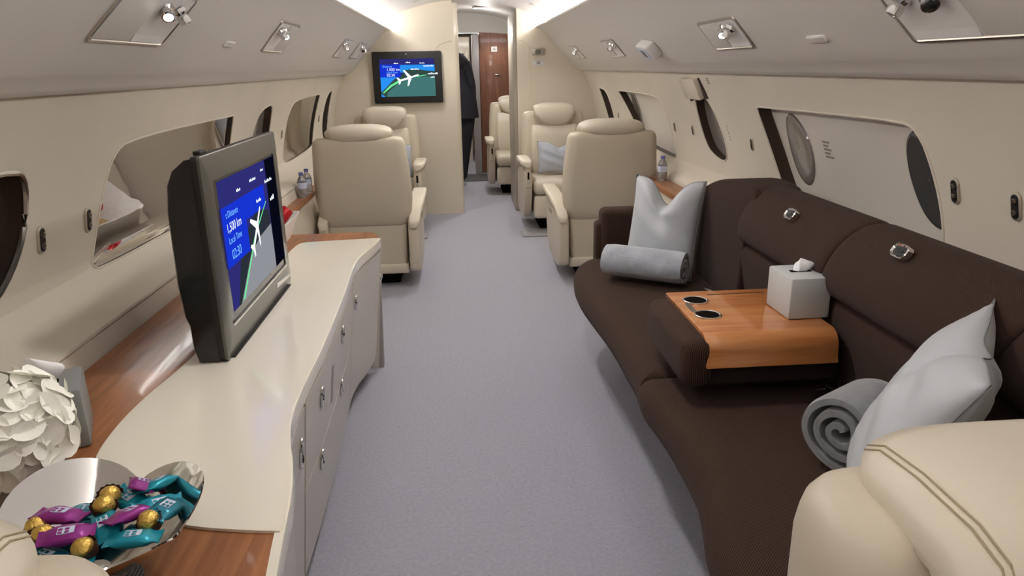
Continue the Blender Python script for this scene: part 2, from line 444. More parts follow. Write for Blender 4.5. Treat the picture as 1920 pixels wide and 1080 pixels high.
# ------------------------------------------------------------------ ceiling and valance fittings
def disc_lamp(x, y, z, r, label, lit=True, group=None):
    root = empty('ceiling_spotlight', (x, y, z))
    b = MB(); b.lathe([(r, .004), (r, -.004), (r*.8, -.006), (r*.75, .0)], n=20); b.build('bezel', M['satin'], root)
    b = MB(); b.lathe([(r*.74, .001), (r*.74, -.002), (.001, -.003)], n=20); b.build('lamp', M['lampw'], root)
    tag(root, label, 'light')
disc_lamp(-.36, 6.0, arc_ceiling(.36)-.006, .022, 'small round ceiling spotlight above the wall-mounted map screen')
disc_lamp(.52, 5.75, arc_ceiling(.52)-.006, .022, 'small round ceiling spotlight near the corridor, on the sofa side')
cl = empty('corridor_lamp', (.185, 7.05, arc_ceiling(.185)-.004))
b = MB(); b.prism(rrect(-.09, .09, -.045, .045, .04), 'z', -.008, .004, .003); b.build('bezel', M['satin'], cl)
b = MB(); b.prism(rrect(-.082, .082, -.037, .037, .035), 'z', -.011, -.007); b.build('diffuser', M['lampw'], cl)
tag(cl, 'oval white ceiling lamp in the corridor beyond the bulkhead', 'light')
for k, (yy, zz) in enumerate([(8.5, 1.70), (9.1, 1.70), (9.7, 1.70)]):
    g = MB(); g.box(-.3, .6, yy-.03, yy+.03, zz-.015, zz+.02, .004)
    tag(g.build('ceiling_strip_light', M['lampw'], flat=True), 'white strip lamp across the galley ceiling, %s from the arched header' % ('first', 'second', 'third')[k], 'light', 'galley strip lamps')

# service units: recessed trays in the valance. local frame: u along Y, v up the slope
def frame_on_valance(side, y, z):
    sl = math.sqrt(1+.95**2)
    v = Vector((-side*.95/sl, 0, 1/sl)); n = Vector((-side*1/sl, 0, -.95/sl)); u = Vector((0, 1, 0))
    o = Vector((side*VX(z), y, z))
    return Matrix(((u.x, v.x, n.x, o.x), (u.y, v.y, n.y, o.y), (u.z, v.z, n.z, o.z), (0, 0, 0, 1)))
def psu(side, y0, y1, z0, z1, skew, label, lit, lampdir=1):
    h = (z1-z0)*math.sqrt(1+.95**2); w = y1-y0
    root = empty('service_unit'); root.matrix_world = frame_on_valance(side, (y0+y1)/2, z0)
    def shape(d, f=1):
        p = [(-w/2+d, d), (w/2-d, d), (w/2-d+skew, h-d), (-w/2+d+skew, h-d)]
        q = []
        for i in range(4):
            a, b_, c = Vector(p[i-1]), Vector(p[i]), Vector(p[(i+1) % 4])
            r = .014
            A = b_+(a-b_).normalized()*r; C2 = b_+(c-b_).normalized()*r
            for t in (0, .25, .5, .75, 1): q.append(tuple((1-t)**2*A+2*t*(1-t)*b_+t*t*C2))
        return q
    b = MB()
    b.loft([[(x, y, z) for x, y in shape(d)] for d, z in ((-.004, .0005), (-.003, .005), (.003, .006), (.006, .002))], cap=False)
    b.build('frame', M['satin'], root)
    b = MB()
    b.loft([[(x, y, z) for x, y in shape(d)] for d, z in ((.005, .003), (.012, .0012), (.03, .0011), (.05, .001))], cap=True)
    b.build('tray', M['ceil'], root)
    b = MB()                                              # flat cover over half of the tray
    s = -lampdir
    xa, xb = (-w/2+.008, -.02*w) if s < 0 else (.02*w, w/2-.008)
    b.prism([(xa, .008), (xb, .008), (xb+skew*.92, h-.008), (xa+skew*.92, h-.008)], 'z', .001, .006, .001)
    b.build('cover', M['vinyl'], root)
    b = MB(); xa, xb = (.0, w/2-.012) if lampdir > 0 else (-w/2+.012, .0)  # slope added to catch cove light like a recess's lit lower wall
    b.add([(xa, .008, .0055), (xb, .008, .0055), (xb+skew*.3, h*.26, .0014), (xa+skew*.3, h*.26, .0014)], [(0, 1, 2, 3)])
    b.build('light_catch_slope', M['ceil'], root, flat=True)
    for k in (0, 1):                                      # two swivel nozzles
        cx = lampdir*w*(.12+.2*k)+skew*.75; cy = h*.72
        nz = MB()
        mx = Matrix.Translation((cx, cy, .004)) @ Matrix.Rotation(.35, 4, 'X') @ Matrix.Rotation((-.75, .15)[k], 4, 'Y')
        nz.lathe([(.020, -.002), (.020, .008), (.014, .014), (.016, .02), (.016, .036), (.012, .037), (.012, .03), (.001, .03)], n=18, mx=mx)
        o = nz.build('nozzle', M['chrome'], root)
        lp = MB(); lp.lathe([(.0118, .0305), (.0118, .034), (.001, .0345)], n=16, mx=mx)
        lp.build('lens', M['lampw'] if (lit and k == 0) else M['black'], o)
    tag(root, label, 'service unit', 'overhead service units')
psu(-1, 1.72, 2.13, 1.345, 1.462, .02, 'large overhead service unit with a lit reading nozzle above the big television', True, 1)
psu(-1, 3.16, 3.51, 1.352, 1.462, -.03, 'second overhead service unit along the television side, past the small oval speaker', True, -1)
psu(-1, 4.90, 5.25, 1.352, 1.458, -.03, 'third overhead service unit along the television side, above the cream chairs', True, -1)
psu(-1, 5.62, 6.02, 1.352, 1.458, -.03, 'overhead service unit next to the wall-mounted map screen', False, 1)
psu(1, 1.10, 1.52, 1.305, 1.42, .015, 'large overhead service unit with two nozzles above the near end of the sofa', False, 1)
psu(1, 2.35, 2.70, 1.316, 1.405, -.015, 'overhead service unit above the far half of the sofa', True, -1)
psu(1, 4.20, 4.54, 1.316, 1.405, -.02, 'overhead service unit beyond the small purple-grey sign cube', False, -1)
psu(1, 5.50, 5.84, 1.318, 1.408, -.02, 'overhead service unit closest to the thermostat bulkhead', True, -1)
for side, y, z, lab in ((-1, 2.70, 1.364, 'small oval speaker grille on the valance above the television wall'), (1, 1.92, 1.325, 'small oval speaker grille on the valance above the sofa')):
    root = empty('valance_speaker'); root.matrix_world = frame_on_valance(side, y, z)
    b = MB(); b.prism(rrect(-.052, .052, -.012, .012, .0115), 'z', -.001, .006, .003); b.build('rim', M['ceil'], root)
    b = MB(); b.prism(rrect(-.046, .046, -.007, .007, .0065), 'z', .004, .0068); b.build('grille', M['vinyl'], root)
    tag(root, lab, 'speaker')
# small cube sign hanging off the valance on the sofa side
root = empty('cube_sign'); root.matrix_world = frame_on_valance(1, 3.50, 1.345) @ Matrix.Rotation(.15, 4, 'Z')
b = MB(); b.box(-.075, .075, -.03, .045, 0, .05, .006); b.build('housing', M['ceil'], root)
b = MB(); b.box(-.06, .06, -.022, .036, .0505, .053, .002); b.build('sign_face', M['print'], root)
b = MB()
b.box(-.024, .024, -.012, .026, .0532, .0545); b.build('dark_emblem', M['shade'], root)
tag(root, 'small pale cube sign with a dark emblem on the valance above the sofa-side chairs', 'sign')
tr = MB(); tr.box(.955, .962, 3.35, 3.75, 1.262, 1.266); tag(tr.build('latch_strip', M['ceil'], flat=True), 'thin pale latch strip under the cube sign on the valance', 'latch')

# oval twin-socket plates on the side walls
def wall_frame(side, y, z):
    n = Vector((-side*(WX(z)), 0, -(z-ZW))).normalized(); u = Vector((0, 1, 0)); v = n.cross(u)
    if v.z < 0: v = -v
    o = Vector((side*WX(z), y, z))
    return Matrix(((u.x, v.x, n.x, o.x), (u.y, v.y, n.y, o.y), (u.z, v.z, n.z, o.z), (0, 0, 0, 1)))
def socket(side, y, z, s, label):
    root = empty('wall_socket'); root.matrix_world = wall_frame(side, y, z)
    b = MB(); b.prism(rrect(-.017*s, .017*s, -.038*s, .038*s, .0165*s), 'z', -.002, .007*s, .003*s); b.build('plate', M['plateb'], root)
    b = MB(); b.prism(rrect(-.012*s, .012*s, -.032*s, .032*s, .0118*s), 'z', .005*s, .0082*s); b.build('inlay', M['blackm'], root)
    for k in (-1, 1):
        b = MB(); b.lathe([(.0085*s, .008*s), (.0085*s, .0115*s), (.005*s, .0125*s), (.004*s, .009*s), (.001, .009*s)], c=(0, k*.015*s, 0), n=14); b.build('jack', M['steel'], root)
    tag(root, label, 'socket', 'wall sockets')
socket(-1, 1.861, .87, .95, 'oval twin-socket plate beside the closest dark-rimmed window on the television wall')
socket(-1, 2.103, .872, .95, 'oval twin-socket plate just before the wide window behind the big television')
socket(-1, 4.464, .906, .75, 'small twin-socket plate before the window by the cream chair on the television wall')
socket(-1, 5.665, .92, .75, 'small twin-socket plate between the two farthest windows on the television wall')
socket(1, 1.619, .966, .85, 'oval twin-socket plate right beside the wide window over the sofa')
socket(1, 1.423, .965, .85, 'oval twin-socket plate above the sofa back, closest to the camera')
socket(1, 2.864, .949, .7, 'small twin-socket plate between the narrow exit window and the wide sofa window')
socket(1, 3.631, .943, .7, 'small twin-socket plate on the chair side of the narrow exit window')
socket(1, 3.953, .934, .7, 'small twin-socket plate beside the window above the sofa-side cream chair')
socket(1, 5.42, .90, .7, 'small twin-socket plate between the two farthest windows on the sofa wall')

# cover of the exit handle above the narrow window
hcv = empty('exit_handle_cover'); hcv.matrix_world = wall_frame(1, 3.45, 1.16)
b = MB(); b.box(-.12, .10, -.05, .05, -.005, .03, .004); b.build('flap', M['creamhi'], hcv)
b = MB(); b.prism([(-.125, .05), (-.125, -.05), (-.165, -.05)], 'z', .0, .008); b.build('opening', M['bronze'], hcv)
b = MB(); b.box(.02, .028, -.06, -.045, .01, .03); b.build('catch', M['steel'], hcv)
tag(hcv, 'cream flap cover above the narrow window on the sofa wall', 'cover')
pm = empty('wall_marking'); pm.matrix_world = wall_frame(1, 3.12, .97)
b = MB()
for k in range(9): b.box(-.004-.006*(k-4)*-1, .004-.006*(k-4)*-1, -.06+.0145*k, -.052+.0145*k, 0, .0006)
b.build('faint_lettering', M['seam'], pm, flat=True)
tag(pm, 'faint vertical lettering on the wall beside the narrow window', 'lettering')
pm = empty('wall_marking'); pm.matrix_world = wall_frame(1, 3.22, 1.19)
b = MB()
for k in range(3): b.box(-.018, .012, -.012+.011*k, -.006+.011*k, 0, .0006)
b.build('faint_lettering', M['seam'], pm, flat=True)
tag(pm, 'small faint three-line print on the wall beside the cream flap cover', 'lettering')

# ------------------------------------------------------------------ side ledges of wood
def ledge(side, ya, yb, z, xin, name, label):
    xs_ = .970 if side < 0 else 1.098
    b = MB(); b.prism([(ya, side*xin), (ya, side*xs_), (yb, side*xs_), (yb, side*xin)] if False else [(side*xin, ya), (side*xs_, ya), (side*xs_, yb), (side*xin, yb)], 'z', z-.03, z, .004)
    root = empty(name, (0, 0, 0)); b.build('wood_top', M['wood'], root)
    b = MB(); b.box(min(side*(xin+.012), side*(xin+.03)), max(side*(xin+.012), side*(xin+.03)), ya+.01, yb-.01, .0, z-.03); b.build('side_panel', M['creamhi'], root, flat=True)
    tag(root, label, 'ledge')
ledge(-1, 3.06, 5.25, .598, .917, 'side_ledge', 'wooden side ledge with water bottles beside the television-side chairs')
ledge(1, 3.24, 4.06, .648, .985, 'side_ledge', 'wooden side ledge under the window beside the sofa-side chairs')

# ------------------------------------------------------------------ credenza
cred = empty('credenza', (0, 0, 0))
tag(cred, 'long curved cream credenza with wooden top and white inlay under the big television', 'cabinet')
front = [(.74, -.325), (.85, -.338), (.95, -.350), (1.05, -.360), (1.15, -.380), (1.23, -.403), (1.32, -.421), (1.44, -.428), (1.56, -.428), (1.76, -.427), (2.17, -.440), (2.40, -.452), (2.53, -.456), (2.65, -.447), (2.75, -.427), (2.84, -.413), (2.91, -.405)]
frontc = chaikin(front, 1, closed=False)
def fx(y, pts=None):
    pts = frontc
    if y <= pts[0][0]: return pts[0][1]
    for a, b_ in zip(pts, pts[1:]):
        if a[0] <= y <= b_[0]:
            t = (y-a[0])/(b_[0]-a[0]+1e-9); return a[1]+(b_[1]-a[1])*t
    return pts[-1][1]
ys = [.74+(2.91-.74)*k/70 for k in range(71)]
# wooden top, one sheet under the white inlay
wt = MB(); poly = [(fx(y), y) for y in ys]+[(-.425, 2.985), (-.45, 3.05), (-.966, 3.05), (-.966, .74)]
wt.prism(poly, 'z', .575, .5995, .0); wt.build('wood_top', M['wood'], cred)
inner = [(2.91, -.405), (2.895, -.55), (2.88, -.70), (2.84, -.732), (2.4, -.732), (1.9, -.731), (1.70, -.731), (1.55, -.745), (1.45, -.757), (1.33, -.760), (1.22, -.748), (1.14, -.722), (1.08, -.68), (1.02, -.60), (.975, -.50), (.955, -.40), (.949, -.350)]
innc = chaikin(inner, 2, closed=False)
wi = MB(); poly = [(fx(y)-.0 , y) for y in ys if y >= .949]+[(x, y) for y, x in innc[1:-1]]
wi.prism(poly, 'z', .5975, .6045, .0); wi.build('white_inlay', M['white'], cred)
lip = MB()                                                   # front edge band
lip.loft([[(fx(y)+o, y, z) for o, z in ((-.012, .602), (.003, .602), (.004, .598), (.003, .566), (-.012, .566))] for y in ys], cap=True)
lip.build('edge_band', M['white'], cred)
def face(y, z, off=0.):
    t = (.566-z)/.50
    return fx(y)-.006-.052*t*(1.0 if y > 1.2 else .75)+off
body = MB()
zs = [.566, .5, .4, .3, .2, .1, .065]
body.loft([[(face(y, z), y, z) for z in zs]+[(-.80, y, .065), (-.80, y, .566)] for y in ys], cap=True)
body.build('cabinet_body', M['cabinet'], cred)
kick = MB(); kick.loft([[(face(y, .065)-.06, y, z) for z in (.066, 0)]+[(-.80, y, 0), (-.80, y, .066)] for y in ys[1:-2]], cap=True)
kick.build('toe_kick', M['dark'], cred)
endp = MB(); endp.loft([[(-.405, 2.908, .573), (-.405, 2.925, .573), (-.93, 2.925, .573), (-.93, 2.908, .573)], [(-.452, 2.908, .03), (-.452, 2.925, .03), (-.93, 2.925, .03), (-.93, 2.908, .03)]], cap=True)
endp.build('end_panel', M['cabinet'], cred, flat=True)
def panel(name, ya, yb, za, zb):
    b = MB(); yy = [ya+(yb-ya)*k/14 for k in range(15)]; zz = [za+(zb-za)*k/4 for k in range(5)]
    f = [[(face(y, z, .006), y, z) for z in zz] for y in yy]
    bk = [[(face(y, z, -.004), y, z) for z in zz] for y in yy]
    rings = [a+c[::-1] for a, c in zip(f, bk)]
    b.loft(rings, cap=True)
    return b.build(name, M['cabinet'], cred, ang=30)
def pull(par, y, z, tall=.052, slot=False):
    r = MB()
    pts = [(face(y, z+tall/2*math.sin(t), .0085), y+.013*math.cos(t), z+tall/2*math.sin(t)) for t in (2*PI*k/20 for k in range(20))]
    r.tube(pts, .0045, 8, closed=True); h = r.build('handle', M['chrome'], par)
    d = MB(); d.loft([[(face(y, z+s*tall/2*math.sin(t), .0065), y+s*.013*math.cos(t), z+s*tall/2*math.sin(t)) for t in (2*PI*k/20 for k in range(20))] for s in (1, .5, .01)], cap=False)
    d.build('handle_recess', M['steel' if not slot else 'dark'], par)
d = panel('door', 2.44, 2.90, .085, .548); pull(d, 2.52, .455, .05, True)
d = panel('drawer', 1.50, 2.425, .33, .548); pull(d, 2.10, .49); pull(d, 1.69, .475)
d = panel('drawer', 1.50, 2.425, .085, .322); pull(d, 2.10, .31); pull(d, 1.70, .29)
d = panel('door', .78, 1.485, .085, .548); pull(d, 1.435, .46, .07, True)
tg = MB(); y0, z0 = 1.86, .46
for k in range(5): tg.add([(face(y0+a, z0+c-.022*k, .0072), y0+a, z0+c-.022*k) for a, c in ((0, 0), (.05, 0), (.05, .012), (0, .012))], [(0, 1, 2, 3)])
tg.build('faint_label', M['shade'] if False else M['greydoor'], cred, flat=True)

# ------------------------------------------------------------------ big television on the credenza
SCR = {n: emat('screen_'+n, c, s) for n, c, s in (('blue', (22, 50, 200), .9), ('sky', (58, 56, 140), .55), ('cyan', (40, 140, 235), .9), ('land', (64, 92, 84), .55),
        ('grey', (150, 152, 160), .75), ('green', (110, 225, 150), .9), ('white', (235, 245, 255), 1.), ('ink', (12, 14, 30), .5), ('landd', (52, 60, 70), .55), ('text', (120, 190, 255), 1.), ('teal', (74, 128, 124), .7))}
def map_screen(mx, w, h, name, parent, big):
    """moving map: local x right, y up, z towards the viewer; origin at the lower left corner"""
    names = list(SCR); b = MB()
    def q(pts, m, z=0): b.add([(x*w, y*h, z) for x, y in pts], [tuple(range(len(pts)))], names.index(m), mx)
    def rect(x0, y0, x1, y1, m, z): q([(x0, y0), (x1, y0), (x1, y1), (x0, y1)], m, z)
    e = .0006
    rect(0, 0, 1, 1, 'sky', 0)
    if big:
        rect(.30, .60, .74, .80, 'blue', e)
        q([(.08, 0), (.78, 0), (.80, .30), (.80, .55), (.55, .62), (.35, .50), (.2, .34)], 'landd', e)
        q([(.12, 0), (.82, 0), (.80, .42), (.55, .38), (.36, .30)], 'grey', 2*e)
        rect(0, .34, .36, .80, 'blue', 3*e)
        rect(.80, 0, 1, 1, 'ink', 4*e)
        q([(.14, .02), (.17, .02), (.47, .42), (.74, .64), (.735, .65), (.45, .425)], 'green', 5*e)
        C, S, A = (.50, .47), .15, .75
        lines = [('t Distance', .05, .71, .055, 'text'), ('1,500 km', .04, .60, .075, 'white'), ('Local Time', .05, .51, .055, 'text'), ('02:30', .07, .385, .08, 'text')]
        for t, x, y, l in (('Oslo', .25, .86, .04), ('Tallinn', .48, .88, .04), ('Riga', .70, .92, .035), ('Helsinki', .76, .80, .045), ('Turku', .56, .68, .045), ('Ber', .83, .62, .07)): lines.append((t, x, y, l, 'white'))
    else:
        rect(.36, .64, 1, .84, 'cyan', e); rect(0, 0, .36, .55, 'cyan', e)
        q([(0, .12), (0, .08), (.08, 0), (1, 0), (1, .66), (.86, .68), (.62, .74), (.46, .70), (.40, .58), (.24, .46), (.12, .28)], 'land', 2*e)
        q([(.10, 0), (1, 0), (1, .52), (.72, .53), (.55, .47), (.34, .38), (.12, .12)], 'teal', 3*e)
        rect(0, .52, .37, .86, 'blue', 4*e)
        q([(.02, .10), (.05, .10), (.2, .27), (.40, .43), (.62, .51), (.85, .56), (.85, .575), (.60, .535), (.36, .46), (.17, .31)], 'green', 5*e)
        C, S, A = (.51, .49), .21, .28
        lines = [('Distance', .05, .78, .055, 'text'), ('1,500 km', .12, .69, .075, 'white'), ('Local Time', .12, .625, .05, 'text'), ('02:30', .12, .54, .075, 'white')]
        for t, x, y, l in (('Oslo', .26, .87, .05), ('Riga', .48, .89, .05), ('Turku', .73, .87, .045), ('Helsinki', .80, .79, .055), ('Tallinn', .56, .71, .055), ('Berlin', .87, .58, .075), ('Gda', .92, .49, .06)): lines.append((t, x, y, l, 'white'))
    # white aircraft
    pl = [(1.0, .0), (.9, .06), (.28, .08), (-.1, .75), (-.24, .75), (-.02, .09), (-.68, .07), (-.86, .32), (-.98, .32), (-.9, 0), (-.98, -.28), (-.86, -.28), (-.68, -.07), (-.02, -.09), (-.3, -.62), (-.16, -.62), (.28, -.08), (.9, -.06)]
    ca, sa = math.cos(A), math.sin(A)
    pp = [(C[0]+S*(x*ca-y*sa), C[1]+S*(x*sa+y*ca)*w/h) for x, y in pl]
    for idx in tessellate_polygon([[Vector((x, y, 0)) for x, y in pp]]): q([pp[i] for i in idx], 'white', 6*e)
    for t, x, y, l, m in lines:
        if m == 'white' and t.isalpha():                  # place names too blurred to read: a row of small marks
            for k_ in range(len(t)):
                a_ = .55+.45*((k_*7+len(t)) % 3)/2
                rect(x+k_*l*.42, y, x+k_*l*.42+l*.33, y+l*.62*a_, m, 5*e)
            continue
        V, F = text_mesh(t, l*h*1.35)
        b.add([(v.x+x*w, v.y+y*h, 5*e) for v in V], F, names.index(m), mx)
    return b.build(name, [SCR[n] for n in names], parent, flat=True)

tv = empty('television', (0, 0, 0))
tag(tv, 'big grey-bezel television with thick black back standing on the white credenza top', 'television')
xf = -.633
bz = MB()
ty0, ty1, tz0, tz1 = 1.630, 2.305, .607, 1.092
b = MB(); b.prism(rrect(ty0, ty1, tz0, tz1, .012), 'x', xf-.022, xf-.004, .003); b.build('chassis', M['blackm'], tv)
# bezel as frame strips around the black glass
sy0, sy1, sz0, sz1 = 1.695, 2.262, .678, 1.03
def framestrip(o, i, xa, xb, m, name):
    f = MB(); R0 = rrect(*o, .010, 4); R1 = rrect(*i, .006, 4)
    f.loft([[(xa, y, z) for y, z in R0], [(xb, y, z) for y, z in R0], [(xb+.0012, y, z) for y, z in rrect(o[0]+.003, o[1]-.003, o[2]+.003, o[3]-.003, .008, 4)], [(xb+.0012, y, z) for y, z in R1], [(xa, y, z) for y, z in R1]], cap=False)
    return f.build(name, m, tv)
framestrip((ty0, ty1, tz0, tz1), (sy0, sy1, sz0, sz1), xf-.006, xf, M['bezel'], 'bezel')
b = MB(); b.box(xf-.004, xf-.002, sy0-.004, sy1+.004, sz0-.004, sz1+.004); gls = b.build('black_glass', M['black'], tv, flat=True)
mxs = Matrix(((0, 0, 1, xf-.0018), (1, 0, 0, sy0+.03), (0, 1, 0, sz0+.022), (0, 0, 0, 1)))
map_screen(mxs, sy1-sy0-.035, sz1-sz0-.03, 'map_display', tv, True)
b = MB()                                                   # rounded thick back
secs = []
for y, s in ((1.632, .90), (1.640, .97), (1.66, 1.), (2.275, 1.), (2.295, .97), (2.303, .90)):
    pr = [(xf-.018, 1.088), (xf-.035, 1.086), (-.700, 1.062), (-.716, 1.03), (-.724, .97), (-.728, .80), (-.722, .72), (-.715, .70), (-.714, .645), (-.706, .607), (xf-.018, .607)]
    secs.append([(xf-.018+(x-xf+.018)*s, y, .85+(z-.85)*(.985+.015*s)) for x, z in pr])
b.loft(secs, cap=True); b.build('rear_housing', M['black'], tv, ang=50)
b = MB(); b.box(xf-.03, xf-.012, 1.68, 1.72, 1.09, 1.10, .003); b.build('clip', M['blackm'], tv)
b = MB(); b.prism([(2.12, .640), (2.30, .628), (2.30, .636), (2.14, .652)], 'x', xf-.001, xf+.0025); b.build('badge_strip', M['chrome'], tv)
b = MB(); b.box(xf-.002, xf+.003, 1.70, 2.262, .672, .676); b.build('edge_glint', M['chrome'], tv)
b = MB(); b.box(-.70, -.625, 1.66, 2.27, .6046, .6075); b.build('foot', M['blackm'], tv)

# ------------------------------------------------------------------ wall-mounted map screen
ms = empty('wall_screen', (0, YB-.045, 0))
tag(ms, 'black-framed map screen mounted on the cream bulkhead', 'television')
b = MB(); b.prism(rrect(-.778, -.193, .985, 1.408, .012), 'y', -.0, .043, .006); b.build('black_frame', M['blackm'], ms)
mxm = Matrix(((1, 0, 0, -.716), (0, 0, -1, -.0012), (0, 1, 0, 1.040), (0, 0, 0, 1)))
map_screen(mxm, .462, .308, 'map_display', ms, False)
b = MB(); b.ell((-.49, -.001, 1.385), (.008, .004, .006), 12, 8); b.build('status_lamp', M['satin'], ms)

# thermostat and placard on the other bulkhead
th = empty('thermostat', (.64, YB, 1.385))
b = MB(); b.box(-.055, .055, -.018, 0, -.028, .028, .005); b.build('case', M['satin'], th)
b = MB(); b.box(-.028, .020, -.0195, -.017, -.019, .019, .001); b.build('display', M['lcd'], th)
b = MB(); b.box(.032, .044, -.0195, -.017, -.012, .012, .001); b.build('button', M['greydoor'], th)
tag(th, 'small silver thermostat with grey display on the bulkhead beside the corridor', 'thermostat')
pc = empty('placard', (.64, YB, 1.295))
b = MB(); b.box(-.05, .05, -.004, 0, -.026, .026, .001); b.build('plate', M['ceil'], pc)
b = MB(); b.box(-.016, .016, -.0048, -.0042, -.012, .010); b.box(-.036, .036, -.0048, -.0042, .014, .018); b.box(-.036, .036, -.0048, -.0042, -.02, -.017); b.build('faint_marks', M['greydoor'], pc)
tag(pc, 'small pale placard just under the thermostat', 'placard')

# ------------------------------------------------------------------ club chairs (local: facing -Y)
def chair_template(raised, label, ws, hw=.186, pw=3.2, hz=0.):
    root = empty('club_chair'); tag(root, label, 'chair', 'cream club chairs')
    L, S = M['leather'], M['leatherd']
    b = MB()                                                # back shell
    def ring(z, w, t, yc, r): return [(x, y, z) for x, y in rrect(-w/2, w/2, yc-t/2, yc+t/2, r, 5)]
    def yc(z): return .235+(z-.4)*.20
    rings = []
    for z, w, t, r in ((.38, .44, .10, .03), (.40, .49, .125, .045), (.45, .535, .14, .055), (.55, .555, .15, .06), (.70, .545, .15, .06), (.82, .525, .145, .06), (.86, .517, .142, .059), (.875, .510, .137, .058), (.888, .500, .129, .055), (.897, .486, .117, .052), (.902, .470, .102, .048), (.9045, .44, .07, .033)):
        rings.append([(px, py, z) for px, py in rrect(-w/2, w/2, yc(z)-t/2, yc(z)+t/2, r, 9)])
    b.loft(rings); b.build('back_shell', S, root, ang=60)
    b = MB()                                                # lower rear panel with its trim
    b.loft([ring(z, w, .11, .23, .03) for z, w in ((.145, .44), (.16, .455), (.40, .47), (.43, .46))]); b.build('rear_panel', S, root, ang=60)
    b = MB(); b.box(-.235, .235, .17, .295, .09, .15, .012); b.build('rear_trim', L, root)
    b = MB()                                                # back cushion
    rings = []
    for z, w, t in ((.40, .36, .03), (.415, .385, .06), (.45, .395, .08), (.60, .40, .085), (.70, .395, .08), (.79, .375, .05), (.80, .35, .025)):
        yy = yc(z)-.075-.02
        rings.append([(x, y, z) for x, y in rrect(-w/2, w/2, yy-t/2, yy+t/2+.02, min(.03, t*.45), 5)])
    b.loft(rings); b.build('back_cushion', L, root, ang=60)
    b = MB()                                                # headrest: a pillow that hangs over the shell's front
    secs = []; N = 26
    for k in range(N+1):
        q = math.sin(PI/2*(-1+2*k/N)*.97); x = q*hw
        E = max(.0, 1-abs(q)**pw)**.5
        zt = .930+.044*E; zr = .930-.040*E**.7; zb = .925-.135*max(0., 1-abs(q)**3.0)**.5
        f0 = yc(.9)-.118; ft = .035*E
        pr = []
        for u in range(7):                                  # front face, bottom to top
            t = u/6
            pr.append((x, f0+.012*(1-t)*-1-ft*math.sin(PI*(.12+.80*t)), zb+(zt-.012-zb)*t))
        pr += [(x, f0+.03, zt-.002), (x, yc(.9)-.02, zt), (x, yc(.9)+.05*E, zt-.008*E), (x, yc(.9)+.085*E, .930+.018*E), (x, yc(.9)+.085*E, .930-.012*E), (x, yc(.9)+.065*E, zr), (x, yc(.9)-.03, zr), (x, yc(.86)-.070, min(zr, zb+.06)), (x, yc(.8)-.075, zb+.004)]
        secs.append([(px, py, pz+hz) for px, py, pz in pr])
    b.loft(secs); hr = b.build('headrest', L, root, ang=70)
    b = MB()
    pts = []
    for k in range(33):
        a = PI+PI*k/32
        q = .87*math.cos(a); x = hw*q
        zq = .918-.118*max(0., 1-abs(q/.9)**3.0)**.5
        zb = .925-.135*max(0., 1-abs(q)**3.0)**.5; E = max(.0, 1-abs(q)**pw)**.5; zt = .93+.044*E
        t = min(1, max(0, (zq-zb)/(zt-.012-zb)))
        pts.append((x, yc(.9)-.118-.012*(1-t)-.035*E*math.sin(PI*(.12+.80*t))-.006, zq+hz))
    b.tube(pts, .0024, 6)
    for kq in ((-1, 1) if hz else ()):                      # stitched seam over the top, inside each end
        for dq in (0, .03):
            q = kq*(.885-dq); E = max(.0, 1-abs(q)**pw)**.5; zt = .930+.044*E; f0 = yc(.9)-.118; x = q*hw
            b.tube([(x, f0-.030*E, zt-.035+hz), (x, f0-.004, zt-.010+hz), (x, f0+.03, zt-.001+hz), (x, yc(.9)-.02, zt+.0006+hz), (x, yc(.9)+.05*E, zt-.008*E+.0008+hz), (x, yc(.9)+.085*E+.0006, .930+.018*E+hz)], .0009, 6)
    b.build('headrest_seam', M['stitch'], hr)
    b = MB(); b.box(-.232, .232, -.335, .19, .30, .415, .045, 5); b.build('seat_cushion', L, root, ang=60)
    b = MB(); b.box(-.228, .228, -.32, -.22, .11, .295, .03, 4); b.build('leg_rest', L, root, ang=60)
    b = MB(); b.box(-.225, .225, -.24, .20, .12, .31, .01); b.build('seat_frame', S, root)
    b = MB(); b.box(-.17, .17, -.16, .18, .0, .12, .01); b.build('pedestal', M['dark'], root)
    for s in (-1, 1):
        up = raised and s == (1 if raised > 0 else -1)
        pod = chaikin([(.335, .085), (.345, .2), (.338, .38), (.30, .43), (.16, .47), (-.10, .485), (-.30, .485), (-.345, .46), (-.34, .33), (-.27, .17), (-.17, .085)], 2)
        b = MB(); b.prism(pod, 'x', s*(.222 if s == ws else .245), s*(.272 if s == ws else .305), .012, 3); ap = b.build('side_panel', S, root, ang=45)
        b = MB()
        dz = .065 if up else 0
        secs = []
        for y, z, w in ((-.345, .478, .045), (-.335, .487, .075), (-.30, .495, .09), (-.1, .497, .096), (.1, .487, .09), (.24, .46, .075), (.33, .41, .062), (.345, .39, .04)):
            if s == ws: w = min(w, .055)
            c = s*(.247 if s == ws else .268+.5*w*.5); h = .018 if y < .3 else .012
            secs.append([(c+px, y+(0 if not up else -.02), z+dz+pz) for px, pz in rrect(-w/2, w/2, -h, h, h*.8, 4)])
        b.loft(secs); arm = b.build('armrest', L, root, ang=60)
        if up:
            b = MB(); b.box(min(s*.25, s*.30), max(s*.25, s*.30), -.345, -.27, .36, .545, .012); b.build('arm_post', S, arm)
            b = MB(); b.box(min(s*.268, s*.282), max(s*.268, s*.282), -.352, -.344, .43, .485, .003); b.build('control_slot', M['dark'], arm)
            b = MB(); b.box(min(s*.266, s*.284), max(s*.266, s*.284), -.351, -.344, .405, .417, .003); b.build('button', M['chrome'], arm)
        else:
            b = MB(); b.prism(rrect(-.16, -.02, .36, .385, .011), 'x', s*(.270 if s == ws else .303), s*(.2735 if s == ws else .3065)); b.build('grab_recess', M['stitch'], ap)
    return root
